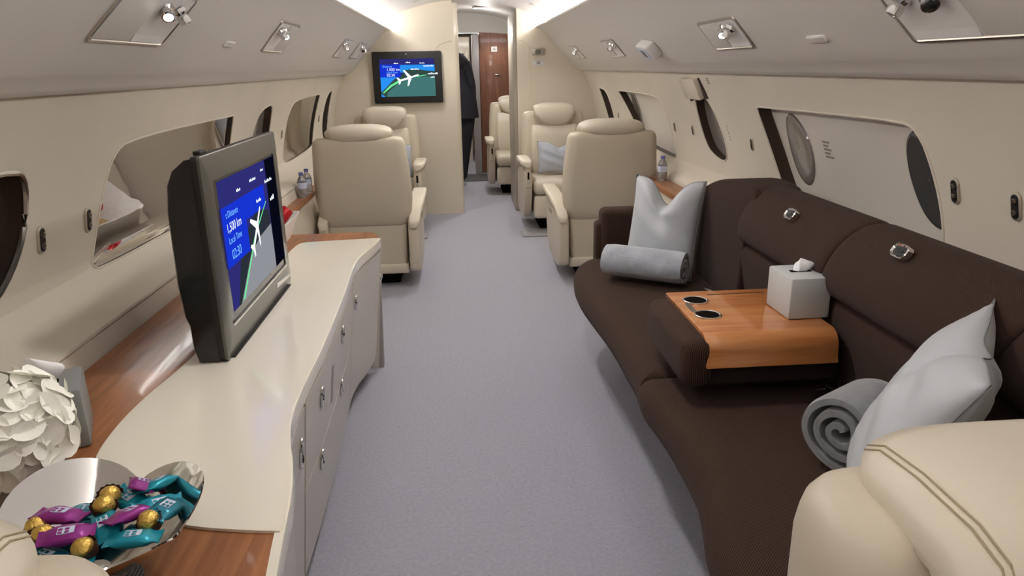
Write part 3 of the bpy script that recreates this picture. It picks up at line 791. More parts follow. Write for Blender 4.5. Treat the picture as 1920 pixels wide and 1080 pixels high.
for raised, ws, x, y, rz, hw, pw, lab in (   # the two closest chairs have their headrests pushed down
        (0, 1, -.63, 4.47, PI, .186, 3.2, 'cream leather chair seen from behind at the far end of the white credenza'),
        (0, -1, .812, 4.47, PI, .186, 3.2, 'cream leather chair seen from behind, just past the far sofa arm'),
        (1, -1, -.675, 5.86, 0, .178, 4, 'cream leather chair facing the camera under the wall-mounted map screen'),
        (-1, 1, .73, 5.86, 0, .170, 4, 'cream leather chair facing the camera with a blue-grey pillow, under the thermostat'),
        (-1, 1, .53, 7.62, 0, .170, 4, 'cream leather chair half hidden in the corridor behind the partition'),
        (0, 1, .49, .185, 0, .2, 4.5, 'cream leather chair back in front of the near sofa end, cut by the frame'),
        (0, -1, -.59, .125, 0, .2, 4.5, 'cream leather chair back below the metal sweets bowl, cut by the frame')):
    t = chair_template(raised, lab, ws, hw, pw, -.024 if y < 1 else 0); t.location = (x, y, 0); t.rotation_euler = (0, 0, rz)

# floor plates by the chairs
for x0, x1, y0, y1, lab in ((.395, .66, 5.40, 5.62, 'thin grey floor plate in front of the chair with the blue-grey pillow'), (-.56, -.345, 5.45, 5.66, 'thin grey floor plate in front of the chair under the map screen')):
    b = MB(); b.prism(rrect(x0, x1, y0, y1, .02), 'z', 0, .012, .004); tag(b.build('floor_plate', M['plate']), lab, 'floor plate', 'seat track plates')

# ------------------------------------------------------------------ sofa
sofa = empty('sofa', (0, 0, 0)); tag(sofa, 'long dark brown ribbed three-section sofa along the window wall', 'sofa')
SB, SK = M['sofa'], M['sofaback']
fa = [(.76, .41), (.85, .385), (1.0, .372), (1.12, .378), (1.22, .405), (1.32, .425), (1.5, .43), (1.65, .425), (1.76, .412), (1.832, .418)]
fb = [(1.838, .422), (1.93, .425), (2.15, .425), (2.32, .42), (2.5, .405), (2.7, .392), (2.85, .395), (2.98, .412), (3.08, .44), (3.14, .49)]
def cushion(fr, ya, yb, name):
    b = MB(); rings = []
    pl = chaikin(fr, 1, closed=False)
    for z, ins in ((.235, .13), (.25, .10), (.28, .05), (.32, .012), (.345, .002), (.37, 0), (.392, .006), (.408, .018), (.42, .036), (.426, .065), (.428, .11)):
        ring = []
        for y, x in pl:
            yy = ya+(y-ya)*1; e = 0
            ring.append((x+ins, min(max(y, ya+ins*.5), yb-ins*.5), z))
        ring += [(1.02, yb-ins*.5, z), (1.02, ya+ins*.5, z)]
        rings.append(ring)
    b.loft(rings); return b.build(name, SB, sofa, ang=50)
cushion(fa, .74, 1.834, 'seat_cushion'); cushion(fb, 1.837, 3.15, 'seat_cushion')
b = MB()
ring = [(x+.21, y) for y, x in fa+fb]+[(1.0, 3.12), (1.0, .76)]
b.prism(ring, 'z', 0, .24); b.build('base', M['sofadark'], sofa)
# lumbar cushions and headroll cushions in three sections
def section(ya, yb, poly, name, bev=.03, skew=0., m=None):
    b = MB(); rings = []
    n = 9
    for k in range(n+1):
        t = k/n; y = ya+(yb-ya)*t
        edge = min(t, 1-t)*(yb-ya)
        f = 1 if edge > bev else math.sqrt(max(0, 1-((bev-edge)/bev)**2))*.45+.55
        rings.append([(1.0+(x-1.0)*(.82+.18*f), y+skew*(z-.66), .66+(z-.66)*(.93+.07*f)) for x, z in poly])
    # extra rings close to the ends
    def at(edge, end):
        y = ya+edge if end == 0 else yb-edge
        f = math.sqrt(max(0, 1-((bev-edge)/bev)**2))*.45+.55
        return y, [(1.0+(x-1.0)*(.82+.18*f), y+skew*(z-.66), .66+(z-.66)*(.93+.07*f)) for x, z in poly]
    rs = [(r[0][1]-skew*(r[0][2]-.66), r) for r in rings]+[at(e, s) for e in (.004, .01, .018, .026) for s in (0, 1)]
    rs.sort(key=lambda q: q[0])
    b.loft([r for _, r in rs]); return b.build(name, m or SK, sofa, ang=60)
low = chaikin([(.955, .40), (.935, .46), (.915, .56), (.90, .64), (.925, .672), (1.02, .675), (1.06, .60), (1.06, .40)], 2)
upp = chaikin([(.93, .668), (.888, .68), (.872, .72), (.876, .775), (.896, .825), (.935, .865), (.985, .882), (1.035, .87), (1.07, .83), (1.07, .668)], 2)
for ya, yb in ((.74, 1.148), (1.152, 1.775), (1.779, 2.37)):
    section(ya, yb, low, 'lumbar_cushion', .02)
    c = section(ya, yb, upp, 'headroll', .035, skew=-.35)
    if ya > 1.1:
        yl = {1.152: 1.478, 1.779: 1.994}[ya]; zl = {1.152: .859, 1.779: .841}[ya]
        nv = Vector((-.83, 0, .55)).normalized(); u = Vector((0, 1, 0)); v = nv.cross(u); v = -v if v.z < 0 else v
        o = Vector((.912 if zl > .85 else .898, yl, zl)) + nv*.002
        mx = Matrix(((u.x, v.x, nv.x, o.x), (u.y, v.y, nv.y, o.y), (u.z, v.z, nv.z, o.z), (0, 0, 0, 1)))
        d = MB(); R0 = rrect(-.028, .028, -.017, .017, .014); R1 = rrect(-.021, .021, -.0105, .0105, .009)
        d.loft([[(x, y, -.01) for x, y in R0], [(x, y, .004) for x, y in R0], [(x, y, .006) for x, y in rrect(-.0255, .0255, -.0145, .0145, .012)], [(x, y, .002) for x, y in R1]], cap=False, mx=mx)
        lt = d.build('latch_ring', M['chrome'], c)
        d = MB(); d.prism(R1, 'z', -.004, .0025, mx=mx); d.box(-.012, .012, -.003, .003, .002, .0045, .001, mx=mx); d.build('latch_pull', M['blackm'], lt)
wing = chaikin([(2.375, .40), (2.36, .60), (2.33, .72), (2.285, .81), (2.27, .86), (2.36, .876), (2.50, .872), (2.66, .842), (2.82, .785), (2.96, .715), (3.06, .66), (3.10, .655), (3.10, .40)], 2)
b = MB(); b.prism(wing, 'x', .905, 1.07, .03, 4); b.build('back_wing', SK, sofa, ang=50)
b = MB(); b.box(.555, 1.07, 3.085, 3.19, .25, .655, .028, 4); b.build('arm', SK, sofa)
b = MB(); b.box(.533, .60, 3.105, 3.185, .25, .595, .02, 4); b.build('arm_facing', SK, sofa)
b = MB(); b.box(.50, 1.06, .70, .78, .25, .62, .028, 4); b.build('arm', SK, sofa)
# fold-down armrest console
con = MB(); con.box(.475, .56, 1.617, 1.985, .478, .608, .03, 4); con = con.build('armrest_console', SB, sofa)
b = MB(); b.box(.54, .90, 1.645, 1.975, .47, .602, .015); b.build('console_body', M['sofadark'], con)
wp = []
for y, z in [(1.995, .598), (1.995, .614), (1.99, .618), (1.665, .618)]+[(1.665-.045*math.sin(t), .573+.045*math.cos(t)) for t in (k/8*PI/2 for k in range(1, 9))]+[(1.618, .55), (1.612, .535)]: wp.append((y, z))
ip = [(y+(.011 if k > 2 else 0), z-(.011 if k < 12 else 0)) for k, (y, z) in enumerate(wp)]
ip = [(1.985, .604), (1.67, .604)]+[(1.67-.036*math.sin(t), .568+.036*math.cos(t)) for t in (k/8*PI/2 for k in range(1, 9))]+[(1.629, .55), (1.623, .535)]
b = MB(); b.prism(wp+ip[::-1], 'x', .535, .878, .003, 2); wtop = b.build('wood_table', M['woodx'], con, ang=30)
for cx, cy in ((.596, 1.903), (.59, 1.779)):
    d = MB(); d.lathe([(.036, .6175), (.036, .6215), (.033, .6225), (.0305, .621), (.0305, .6185)], c=(cx, cy, 0), n=28); ch = d.build('cup_holder', M['chrome'], con)
    d = MB(); d.lathe([(.0305, .6205), (.028, .619), (.001, .6188)], c=(cx, cy, 0), n=24); d.build('cup_well', M['dark'], ch)  # shallow dark disc, the shade of a deep well put into its colour
d = MB(); d.box(.648, .82, 1.952, 1.957, .6178, .6188); d.build('table_slot', M['cup'], con)
d = MB(); d.box(.556, .572, 1.81, 1.88, .618, .619); d.build('small_plate', M['satin'], con)

# seat belt buckles lying on the sofa
def buckle(x, y, rz, label):
    root = empty('belt_buckle', (x, y, .4345), rz)
    b = MB(); b.box(-.035, .035, -.012, .012, .012, .022, .004); b.build('cover_plate', M['steel'], root)
    b = MB(); b.tube([(-.03, -.012, .008), (-.036, -.04, .006), (.036, -.04, .006), (.03, -.012, .008)], .003, 8); b.tube([(-.02, -.045, .004), (.02, -.045, .004)], .005, 8); b.build('wire_loop', M['steel'], root)
    b = MB(); b.box(-.022, .022, .0, .07, -.001, .005, .001); b.build('webbing', M['sofadark'], root)
    tag(root, label, 'buckle', 'seat belt buckles')
buckle(.895, 1.63, -1.35, 'steel seat belt buckle on the sofa in front of the wooden console')
buckle(.86, 2.50, -1.2, 'small steel seat belt buckle on the sofa behind the wooden console')

# ------------------------------------------------------------------ soft things
def pillow_mesh(w, h, t, dent=.0, seed=0, n=26, crease=.006):
    rnd = random.Random(seed); ph = [rnd.uniform(0, 6) for _ in range(6)]
    V, F = [], []
    def pt(u, v, s):
        pin = 1-.10*(1-abs(u)**2)*0
        x = u*w/2*(1-.07*(1-v*v)*abs(u)); z = v*h/2*(1-.07*(1-u*u)*abs(v))
        bul = max(0, (1-abs(u)**2.6)*(1-abs(v)**2.6))**.62
        y = s*t/2*bul
        if dent:
            d = dent*math.exp(-(u/.34)**2)*max(0, (v+.25)/1.25)**1.6
            z -= d*h
            y += -s*.0+ .02*math.exp(-(u/.12)**2)*max(0, v)
        y += s*crease*bul*math.sin(5*u+3*v+ph[0])*math.sin(4*v-2*u+ph[1])+s*crease*.6*bul*math.sin(11*v+6*u+ph[2])
        return (x, y, z)
    for s in (-1, 1):
        b0 = len(V)
        for j in range(n+1):
            for i in range(n+1): V.append(pt(-1+2*i/n, -1+2*j/n, s))
        for j in range(n):
            for i in range(n):
                a = b0+j*(n+1)+i; F.append((a, a+1, a+n+2, a+n+1))
    m = MB(); m.add(V, F); return m
def pillow(name, m, w, h, t, loc, normal, spin, label, dent=0., seed=0, upv=None):
    b = pillow_mesh(w, h, t, dent, seed)
    o = b.build(name, m, ang=80)
    # weld the rim
    bm = bmesh.new(); bm.from_mesh(o.data); bmesh.ops.remove_doubles(bm, verts=bm.verts[:], dist=.0004); bmesh.ops.recalc_face_normals(bm, faces=bm.faces[:]); bm.to_mesh(o.data); bm.free()
    n = Vector(normal).normalized(); x = n.cross(Vector((0, 0, 1))).normalized(); x = -x
    z = n.cross(x); z = -z if z.z < 0 else z
    if upv: z = Vector(upv).normalized()
    # local -Y faces the normal
    x = z.cross(n) if False else (-n).cross(z)
    R = Matrix(((x.x, -n.x, z.x, 0), (x.y, -n.y, z.y, 0), (x.z, -n.z, z.z, 0), (0, 0, 0, 1)))
    o.matrix_world = Matrix.Translation(loc) @ R @ Matrix.Rotation(spin, 4, 'Y')
    n_ = 26; rim = [b.V[i] for i in range(n_+1)]+[b.V[j*(n_+1)+n_] for j in range(1, n_+1)]+[b.V[n_*(n_+1)+n_-i] for i in range(1, n_+1)]+[b.V[(n_-j)*(n_+1)] for j in range(1, n_)]
    sm_ = MB(); sm_.tube(rim, .0016, 6, closed=True); sm_.build('seam', M['shaded_seam'], o)
    return tag(o, label, 'pillow', 'grey throw pillows')
pillow('throw_pillow', M['greyfab'], .30, .40, .14, (.752, 2.80, .634), (-.62, -.80, .22), .03, 'grey dented throw pillow standing in the far corner of the sofa', .24, 3)
pillow('throw_pillow', M['greyfab'], .36, .39, .135, (.742, 1.10, .656), (-.726, .503, .434), 0, 'grey throw pillow leaning at the near end of the sofa behind the chair', .05, 5, (.31, -.32, .89))
pillow('throw_pillow', M['bluefab'], .36, .26, .12, (.74, 5.845, .555), (-.1, -1, .25), 0, 'blue-grey pillow on the far chair under the thermostat', .16, 8)
pillow('throw_pillow', M['bluefab'], .30, .26, .12, (-.60, 5.845, .555), (.1, -1, .25), 0, 'blue-grey pillow on the far chair under the map screen', .0, 9)

def roll(c0, c1, r, turns, label, flat=1., mains=None, seed=1, tail=0.):
    a = Vector(c0); d = Vector(c1)-a; L = d.length; d.normalize()
    sx = Vector((0, 0, 1)).cross(d).normalized(); up = d.cross(sx)
    rnd = random.Random(seed); N = int(64*turns); th = r/turns*.42
    rings = []
    inner, outer = [], []
    for k in range(N+1):
        t = k/N; ang = -2*PI*turns*t+2.6; rad = .010+(r-.010-th*.5)*t
        rad *= 1+.03*math.sin(3*ang+seed)
        inner.append(((rad-th*.5)*math.cos(ang), flat*(rad-th*.5)*math.sin(ang)))
        outer.append(((rad+th*.5)*math.cos(ang), flat*(rad+th*.5)*math.sin(ang)))
    if tail:
        e = outer[-1]; i_ = inner[-1]
        for k in range(1, 7):
            s = tail*k/6
            outer.append((e[0]-s*.85, e[1]-s*.55+.012*math.sin(k))); inner.append((i_[0]-s*.8, i_[1]-s*.62+.010*math.sin(k)))
    sec = inner+outer[::-1]
    M_ = 10; b = MB()
    rr = []
    for j in range(M_+1):
        s = j/M_; e = min(s, 1-s)*L; sc = 1-.06*max(0, 1-e/.02)**2
        rr.append([tuple(a+d*(L*s)+sx*(q[0]*sc)+up*(q[1]*sc)) for q in sec])
    b.loft(rr, cap=False)
    # end faces as quads between the inner and outer line
    m = len(inner)
    for j in (0, M_):
        ring = rr[j]; V = ring; F = [(k, k+1, 2*m-2-k, 2*m-1-k) for k in range(m-1)]
        b.add(V, F)
    o = b.build('rolled_blanket', mains or M['plush'], ang=50)
    return tag(o, label, 'blanket', 'rolled blankets')
roll((.515, 2.785, .508), (.785, 2.60, .508), .076, 2.6, 'light grey plush blanket rolled up before the dented pillow at the far sofa end', mains=M['plush'], seed=4)
roll((.70, 1.275, .530), (.835, 1.36, .530), .094, 2.7, 'slate grey rolled blanket with its spiral end showing at the near sofa end', mains=M['plushd'], seed=2, tail=.06)

# ------------------------------------------------------------------ tissue boxes
def tissue_box(name, c, w, d, h, rz, m, label, tis):
    root = empty(name, c, rz)
    b = MB(); b.box(-w/2, w/2, -d/2, d/2, 0, h, .006, 2); b.build('cover', m, root)
    b = MB(); b.box(-w*.25, w*.25, -.008, .008, h-.001, h+.0015); b.build('opening', M['dark'], root)
    b = MB(); rings = []
    for k in range(9):
        t = k/8; ww = (.022+.012*math.sin(PI*t))*(1 if tis == 1 else .75)*(1-.85*max(0, t-.6)/.4)
        cx = .012*math.sin(3*t); cyy = (-.02 if tis == 1 else .006)*t
        rings.append([(cx+ww*math.cos(q)*(1+.25*math.sin(3*q+2*t)), cyy+ww*.45*math.sin(q)*(1+.3*math.cos(2*q+t)), h+(.062 if tis == 1 else .036)*t-.002) for q in (2*PI*i/22 for i in range(22))])
    b.loft(rings); b.build('tissue', M['tissue'], root, ang=60)
    return tag(root, label, 'tissue box', 'tissue boxes')
tissue_box('tissue_box', (-.868, 1.285, .5997), .15, .13, .118, .42, M['boxdark'], 'grey tissue box on the wooden ledge beside the white flowers', 1)
tissue_box('tissue_box', (.838, 1.785, .6187), .112, .138, .112, .02, M['boxfab'], 'pale grey tissue box on the wooden sofa console', 2)

# ------------------------------------------------------------------ flowers
fl_ = empty('flower_vase', (-.785, 1.06, .5997)); tag(fl_, 'white hydrangea bouquet in a grey vase beside the metal bowl', 'flowers')
b = MB(); b.lathe([(.035, 0), (.045, .004), (.05, .03), (.046, .07), (.04, .085), (.036, .085), (.04, .07), (.001, .06)], n=28); b.build('vase', M['vase'], fl_)
b = MB()
rnd = random.Random(11)
RB = .082
b.ell((0, 0, .142), (RB*.92, RB*.92, RB*.86), 20, 12)
cnt = 80
for k in range(cnt):
    z = 1-2*(k+.5)/cnt
    if z < -.75: continue
    a = k*2.39996; r = math.sqrt(1-z*z)
    nrm = Vector((r*math.cos(a), r*math.sin(a), z)); nrm = (nrm+Vector((rnd.uniform(-.25, .25), rnd.uniform(-.25, .25), rnd.uniform(-.2, .3)))).normalized()
    ctr = Vector((r*math.cos(a), r*math.sin(a), z*.93))*(RB*rnd.uniform(.93, 1.1))+Vector((0, 0, .142))
    u = nrm.orthogonal().normalized(); v = nrm.cross(u); sp = rnd.uniform(0, 6)
    for q in range(4):
        an = sp+q*PI/2+rnd.uniform(-.12, .12); d = u*math.cos(an)+v*math.sin(an); s = nrm.cross(d)
        l = rnd.uniform(.036, .046); w = l*.74; cu = rnd.uniform(.004, .010)
        P0 = ctr; P1 = ctr+d*l*.45+s*w+nrm*cu*.6; P2 = ctr+d*l*.95+s*w*.6+nrm*cu*.9; P3 = ctr+d*l*1.05+nrm*cu*.2; P4 = ctr+d*l*.95-s*w*.6+nrm*cu*.9; P5 = ctr+d*l*.45-s*w+nrm*cu*.6; PM = ctr+d*l*.5-nrm*.001
        b.add([P0, P1, P2, P3, P4, P5, PM], [(0, 1, 6), (1, 2, 6), (2, 3, 6), (3, 4, 6), (4, 5, 6), (5, 0, 6)])
b.build('bloom', M['petal'], fl_, ang=180, sub=1)
b = MB()
for k in range(5): b.tube([(.01*math.cos(k*1.3), .01*math.sin(k*1.3), .03), (.022*math.cos(k*1.3), .022*math.sin(k*1.3), .10)], .003, 6)
b.build('stems', M['leaf'], fl_)

# ------------------------------------------------------------------ sweets bowl, coaster and sweets
cm = MB(); cm.prism(rrect(-.075, .075, -.075, .075, .006), 'z', 0, .004, .001)
co = cm.build('coaster', M['carbon']); co.location = (-.605, .865, .5999); co.rotation_euler = (0, 0, .55)
tag(co, 'woven dark grey coaster under the metal sweets bowl', 'coaster')
BC = Vector((-.588, .868, .6035))
bowl = empty('sweets_bowl', BC); tag(bowl, 'polished metal bowl with lobed rim full of wrapped sweets', 'bowl')
b = MB(); rings = []
NB = 72
def br(t, f):
    lob = abs(math.cos(2*(t-.62)))**.8
    return f*(.128+.030*lob), .012+.088*f**1.7*(.72+.45*lob)
for f in (.02, .15, .3, .45, .6, .75, .88, 1.0): rings.append([(br(t, f)[0]*math.cos(t), br(t, f)[0]*math.sin(t), br(t, f)[1]-.004) for t in (2*PI*k/NB for k in range(NB))])
out = []
for f in (1.008, .9, .75, .6, .45, .3, .15, .02): out.append([(br(t, f)[0]*math.cos(t), br(t, f)[0]*math.sin(t), br(t, f)[1]-.0075) for t in (2*PI*k/NB for k in range(NB))])
b.loft(rings+out, cap=True); b.build('lobed_dish', M['chrome'], bowl, ang=70)
b = MB(); b.lathe([(.045, .0), (.045, .004), (.03, .008), (.03, .012)], n=28); b.build('foot', M['chrome'], bowl)

def candy_mesh(name, m):
    b = MB(); n = 9
    L_, W_, H_ = .068, .034, .016
    rings = []
    for k in range(n+1):
        t = -1+2*k/n; e = abs(t)
        w = W_*(1 if e < .62 else .8 if e < .8 else 1.02); h = H_*(1 if e < .45 else .75 if e < .68 else .18)
        rings.append([(t*L_/2, w/2*math.copysign(abs(math.cos(q))**.5, math.cos(q)), h/2*math.copysign(abs(math.sin(q))**.8, math.sin(q))+.001*math.sin(7*t+3*q)) for q in (2*PI*i/14 for i in range(14))])
    b.loft(rings)
    o = b.build(name, m, ang=50)
    p = MB(); p.box(-.010, .010, -.007, .007, H_/2-.0012, H_/2+.0006)
    for i in range(2):
        for j in range(2): p.box(-.006+.008*i-.003, -.006+.008*i+.002, -.004+.006*j-.002, -.004+.006*j+.002, H_/2+.0004, H_/2+.001, mi=1)
    p.build('printed_label', [M['print'], m], o, flat=True)
    return o
# (x, y) on the heap, colour, turn, tilt, description
def heap(px, py): return px, py
CD = [   # colour, x, y, turn, tilt, height above the dish floor, description
 ('d', -.591, .884, .45, .1, .668, 'deep teal wrapped sweet in the middle of the heap'),
 ('t', -.557, .939, -.6, .2, .680, 'light teal wrapped sweet next to the topmost gold truffle'),
 ('t', -.520, .955, 1.2, .35, .690, 'teal wrapped sweet leaning on the far inner rim'),
 ('t', -.503, .912, .7, .3, .684, 'teal wrapped sweet at the rim, under the leaning teal one'),
 ('t', -.612, .925, .1, .1, .672, 'small teal wrapped sweet against the shiny inner wall'),
 ('t', -.560, .872, -1.0, .2, .684, 'teal wrapped sweet with pale label at the heap centre'),
 ('t', -.508, .838, .15, .1, .684, 'teal wrapped sweet low at the front rim'),
 ('d', -.618, .830, -.4, .1, .668, 'deep teal wrapped sweet beside the chair headrest'),
 ('t', -.580, .800, .3, .1, .674, 'teal wrapped sweet lowest in the bowl front'),
 ('d', -.488, .898, 1.4, .3, .676, 'deep teal wrapped sweet tucked under the far rim'),
 ('p', -.630, .896, -.1, .15, .688, 'magenta wrapped sweet lying broadside, nearest the flowers'),
 ('p', -.542, .950, 2.0, .5, .696, 'magenta wrapped sweet standing up by the far inner rim beside a teal one'),
 ('p', -.528, .880, .95, .25, .694, 'magenta wrapped sweet slanting through the middle beside a gold truffle'),
 ('p', -.596, .846, .30, .1, .690, 'magenta wrapped sweet close to the chair-side edge of the bowl'),
]
protos = {k: candy_mesh('wrapped_sweet', M[m]) for k, m in (('p', 'purple'), ('t', 'teal'), ('d', 'teald'))}
used = set()
def dishz(x, y):
    dx, dy = x-BC.x, y-BC.y; t = math.atan2(dy, dx); r = math.hypot(dx, dy); f = r/br(t, 1)[0]
    return BC.z+br(t, min(f, 1))[1]
for i, (c, x, y, rz, tilt, zz_, lab) in enumerate(CD):
    o = protos[c]
    if c in used: o = dup(o)
    used.add(c)
    z = max(dishz(x, y)+.022, zz_)
    o.location = (x, y, z); o.rotation_euler = (tilt*(1 if i % 2 else -1), tilt*.6, rz)
    tag(o, lab, 'sweet', 'wrapped sweets in the bowl')
def truffle():
    b = MB(); rn = random.Random(5)
    b.ell((0, 0, 0), (.0145, .0145, .0142), 18, 12)
    b.V = [tuple(c*(1+rn.uniform(-.05, .05)) for c in v) for v in b.V]
    o = b.build('gold_truffle', M['gold'], ang=80)
    p = MB(); n = 28
    p.loft([[(r*(1+w*math.cos(14*q))*math.cos(q), r*(1+w*math.cos(14*q))*math.sin(q), z) for q in (2*PI*k/n for k in range(n))] for r, z, w in ((.012, -.0145, 0), (.0165, -.004, .03), (.018, .001, .06))], cap=False)
    p.add([(r_, s_, -.0145) for r_, s_ in [(.012*math.cos(2*PI*k/n), .012*math.sin(2*PI*k/n)) for k in range(n)]], [tuple(range(n))])
    p.build('paper_cup', M['cup'], o, ang=80)
    return o
tr0 = truffle()
TD = [(-.579, .932, .692, .5, 'gold foil truffle highest in the bowl, beside the shiny wall'), (-.573, .902, .696, .2, 'gold foil truffle in the middle between teal sweets'), (-.500, .868, .690, -.4, 'gold foil truffle near the far rim, by the slanting magenta sweet'),
      (-.655, .880, .682, .3, 'gold foil truffle nearest the flowers'), (-.634, .858, .684, -.3, 'gold foil truffle just in front of the one by the flowers'), (-.566, .824, .684, .4, 'gold foil truffle at the chair-side front of the bowl')]
for i, (x, y, z, tl, lab) in enumerate(TD):
    o = tr0 if i == 0 else dup(tr0)
    o.location = (x, y, max(z, dishz(x, y)+.021)); o.rotation_euler = (tl, tl*.7, i)
    tag(o, lab, 'chocolate', 'gold truffles in the bowl')

# ------------------------------------------------------------------ snack tray behind the television, bottles on the ledge
sb = empty('snack_tray', (-.85, 2.74, .6046 if False else .5998), 0)
b = MB()
def tr_ring(sx, sy, z, wv=0): return [(x*sx, y*sy, z+wv*math.sin(9*math.atan2(y, x))) for x, y in rrect(-.5, .5, -.5, .5, .08, 6)]
b.loft([tr_ring(.13, .56, .0), tr_ring(.165, .60, .05), tr_ring(.205, .64, .098, .003), tr_ring(.200, .635, .0985, .003), tr_ring(.158, .592, .05), tr_ring(.124, .55, .004)], cap=True)
b.build('tray_body', M['basket'], sb, ang=60)
tag(sb, 'white paper snack tray behind the big television', 'tray')
def can(x, y, z, tilt, rz, m, name, lab, cat):
    root = empty(name, (x, y, z)); root.rotation_euler = (0, tilt, rz)
    b = MB(); b.lathe([(.022, 0), (.026, .006), (.026, .092), (.022, .10)], n=24); b.build('body', m, root)
    b = MB(); b.lathe([(.0215, .0995), (.0215, .102), (.019, .1005), (.001, .1003)], n=24); b.build('lid', M['satin'], root)
    tag(root, lab, cat)
can(-.835, 2.93, .655, .75, .5, M['red'], 'drink_can', 'red drink can leaning in the white snack tray', 'can')
def snack(x, y, z, m, r, lab):
    b = MB()
    for (sx, s) in ((1, 1),): b.bm(bm_pack(), 0)
    o = b.build('snack_packet', m, ang=60); o.location = (x, y, z); o.rotation_euler = r
    tag(o, lab, 'packet', 'snack packets')
def bm_pack():
    bm = bmesh.new(); bmesh.ops.create_cube(bm, size=1)
    for v in bm.verts: v.co = (v.co.x*.075, v.co.y*.10, v.co.z*.02)
    bmesh.ops.subdivide_edges(bm, edges=bm.edges[:], cuts=3, use_grid_fill=True)
    for v in bm.verts:
        e = max(0, 1-(abs(v.co.y)/.05)**3); v.co.z *= .12+.9*e
    return bm
M['pinkpack'] = mat('pink_packet', (205, 130, 134), .4); M['lilacpack'] = mat('lilac_packet', (176, 170, 196), .4); M['tanpack'] = mat('tan_packet', (200, 170, 130), .4)
snack(-.86, 2.58, .655, M['pinkpack'], (.3, -.5, .3), 'pink snack packet in the white tray behind the television')
snack(-.85, 2.69, .652, M['lilacpack'], (-.2, -.4, -.2), 'lilac snack packet in the white tray behind the television')
snack(-.86, 2.80, .650, M['tanpack'], (.2, .3, .4), 'tan snack packet in the white tray behind the television')
def bottle(x, y, z, lab):
    root = empty('water_bottle', (x, y, z))
    b = MB(); b.lathe([(.022, 0), (.026, .004), (.026, .05), (.024, .055), (.026, .06), (.026, .085), (.018, .105), (.011, .115), (.011, .122)], n=20); b.build('clear_body', M['clearplastic'], root)
    b = MB(); b.lathe([(.0265, .05), (.0268, .052), (.0268, .08), (.0265, .082)], n=20); b.build('paper_band', M['print'], root)
    b = MB(); b.lathe([(.0125, .12), (.0125, .135), (.011, .137), (.001, .137)], n=16); b.build('cap', M['bluecap'], root)
    tag(root, lab, 'bottle', 'water bottles')
bottle(-.942, 4.02, .598, 'clear water bottle with violet cap on the ledge, closer one behind the cream chair')
bottle(-.942, 4.16, .598, 'clear water bottle with violet cap on the ledge, farther one behind the cream chair')
bottle(1.05, 3.90, .6485, 'small clear bottle on the ledge beside the sofa-side chair back')

# folded metal foot beside the chair near the credenza end
ft = empty('metal_post', (-.437, 2.99, 0))
b = MB(); b.loft([[(x, y, 0) for x, y in rrect(-.022, .0, -.02, .02, .005)], [(x+.014, y, .40) for x, y in rrect(-.022, .0, -.02, .02, .005)]]); b.build('post', M['greydoor'], ft)
b = MB(); b.box(-.02, .02, -.04, .03, .40, .43, .01); b.build('cap', M['chrome'], ft)
tag(ft, 'grey metal post with chrome cap at the far end of the credenza', 'post')

# ------------------------------------------------------------------ corridor contents
wc = empty('wardrobe', (.42, 9.3, 0)); tag(wc, 'tall red-brown wooden wardrobe in the corridor', 'wardrobe')
b = MB(); b.box(-.215, .3, -.3, .3, 0, 1.66, .005); b.build('body', M['woodz'], wc)
b = MB(); b.box(-.07, .0, -.305, -.30, 1.44, 1.50); b.build('label_plate', M['ceil'], wc, flat=True)
b = MB(); b.box(-.035, .035, -.312, -.30, 1.17, 1.18, .003); b.build('pull', M['chrome'], wc)
b = MB(); b.box(-.045, -.022, -.3065, -.305, 1.462, 1.478); b.build('faint_marks', M['greydoor'], wc, flat=True)
gd = MB(); gd.box(.12, .20, 8.9, 9.3, 0, 1.64, .008); struct(gd.build('door_1', M['greydoor']))
gu = empty('galley_unit', (-.22, 10.2, 0)); tag(gu, 'cream galley cabinets with a black oven behind the dark-suited person', 'cabinet')
b = MB(); b.box(-.5, .33, -.0, .5, 0, 1.66, .006); b.build('body', M['creamhi'], gu)
b = MB(); b.box(-.3, .25, -.02, .0, .80, 1.45, .01); ov = b.build('oven_door', M['black'], gu)
b = MB(); b.box(.215, .23, -.05, -.02, .9, 1.35, .005); b.build('handle', M['satin'], ov)
b = MB(); b.box(.262, .325, -.012, .0, .9, 1.5, .008); dr = b.build('door', M['creamhi'], gu)
b = MB(); b.box(.275, .31, -.02, -.012, 1.16, 1.19, .004); b.build('latch', M['chrome'], dr)
b = MB(); b.box(.20, .31, -.012, .0, .2, .85, .008); b.build('door', M['creamhi'], gu)
mt = MB(); mt.prism(rrect(-.1, .5, 9.72 if False else 8.32, 8.88, .01), 'z', 0, .008, .002); tag(mt.build('floor_mat', M['carpetdark']), 'dark floor mat at the galley end of the corridor', 'mat')

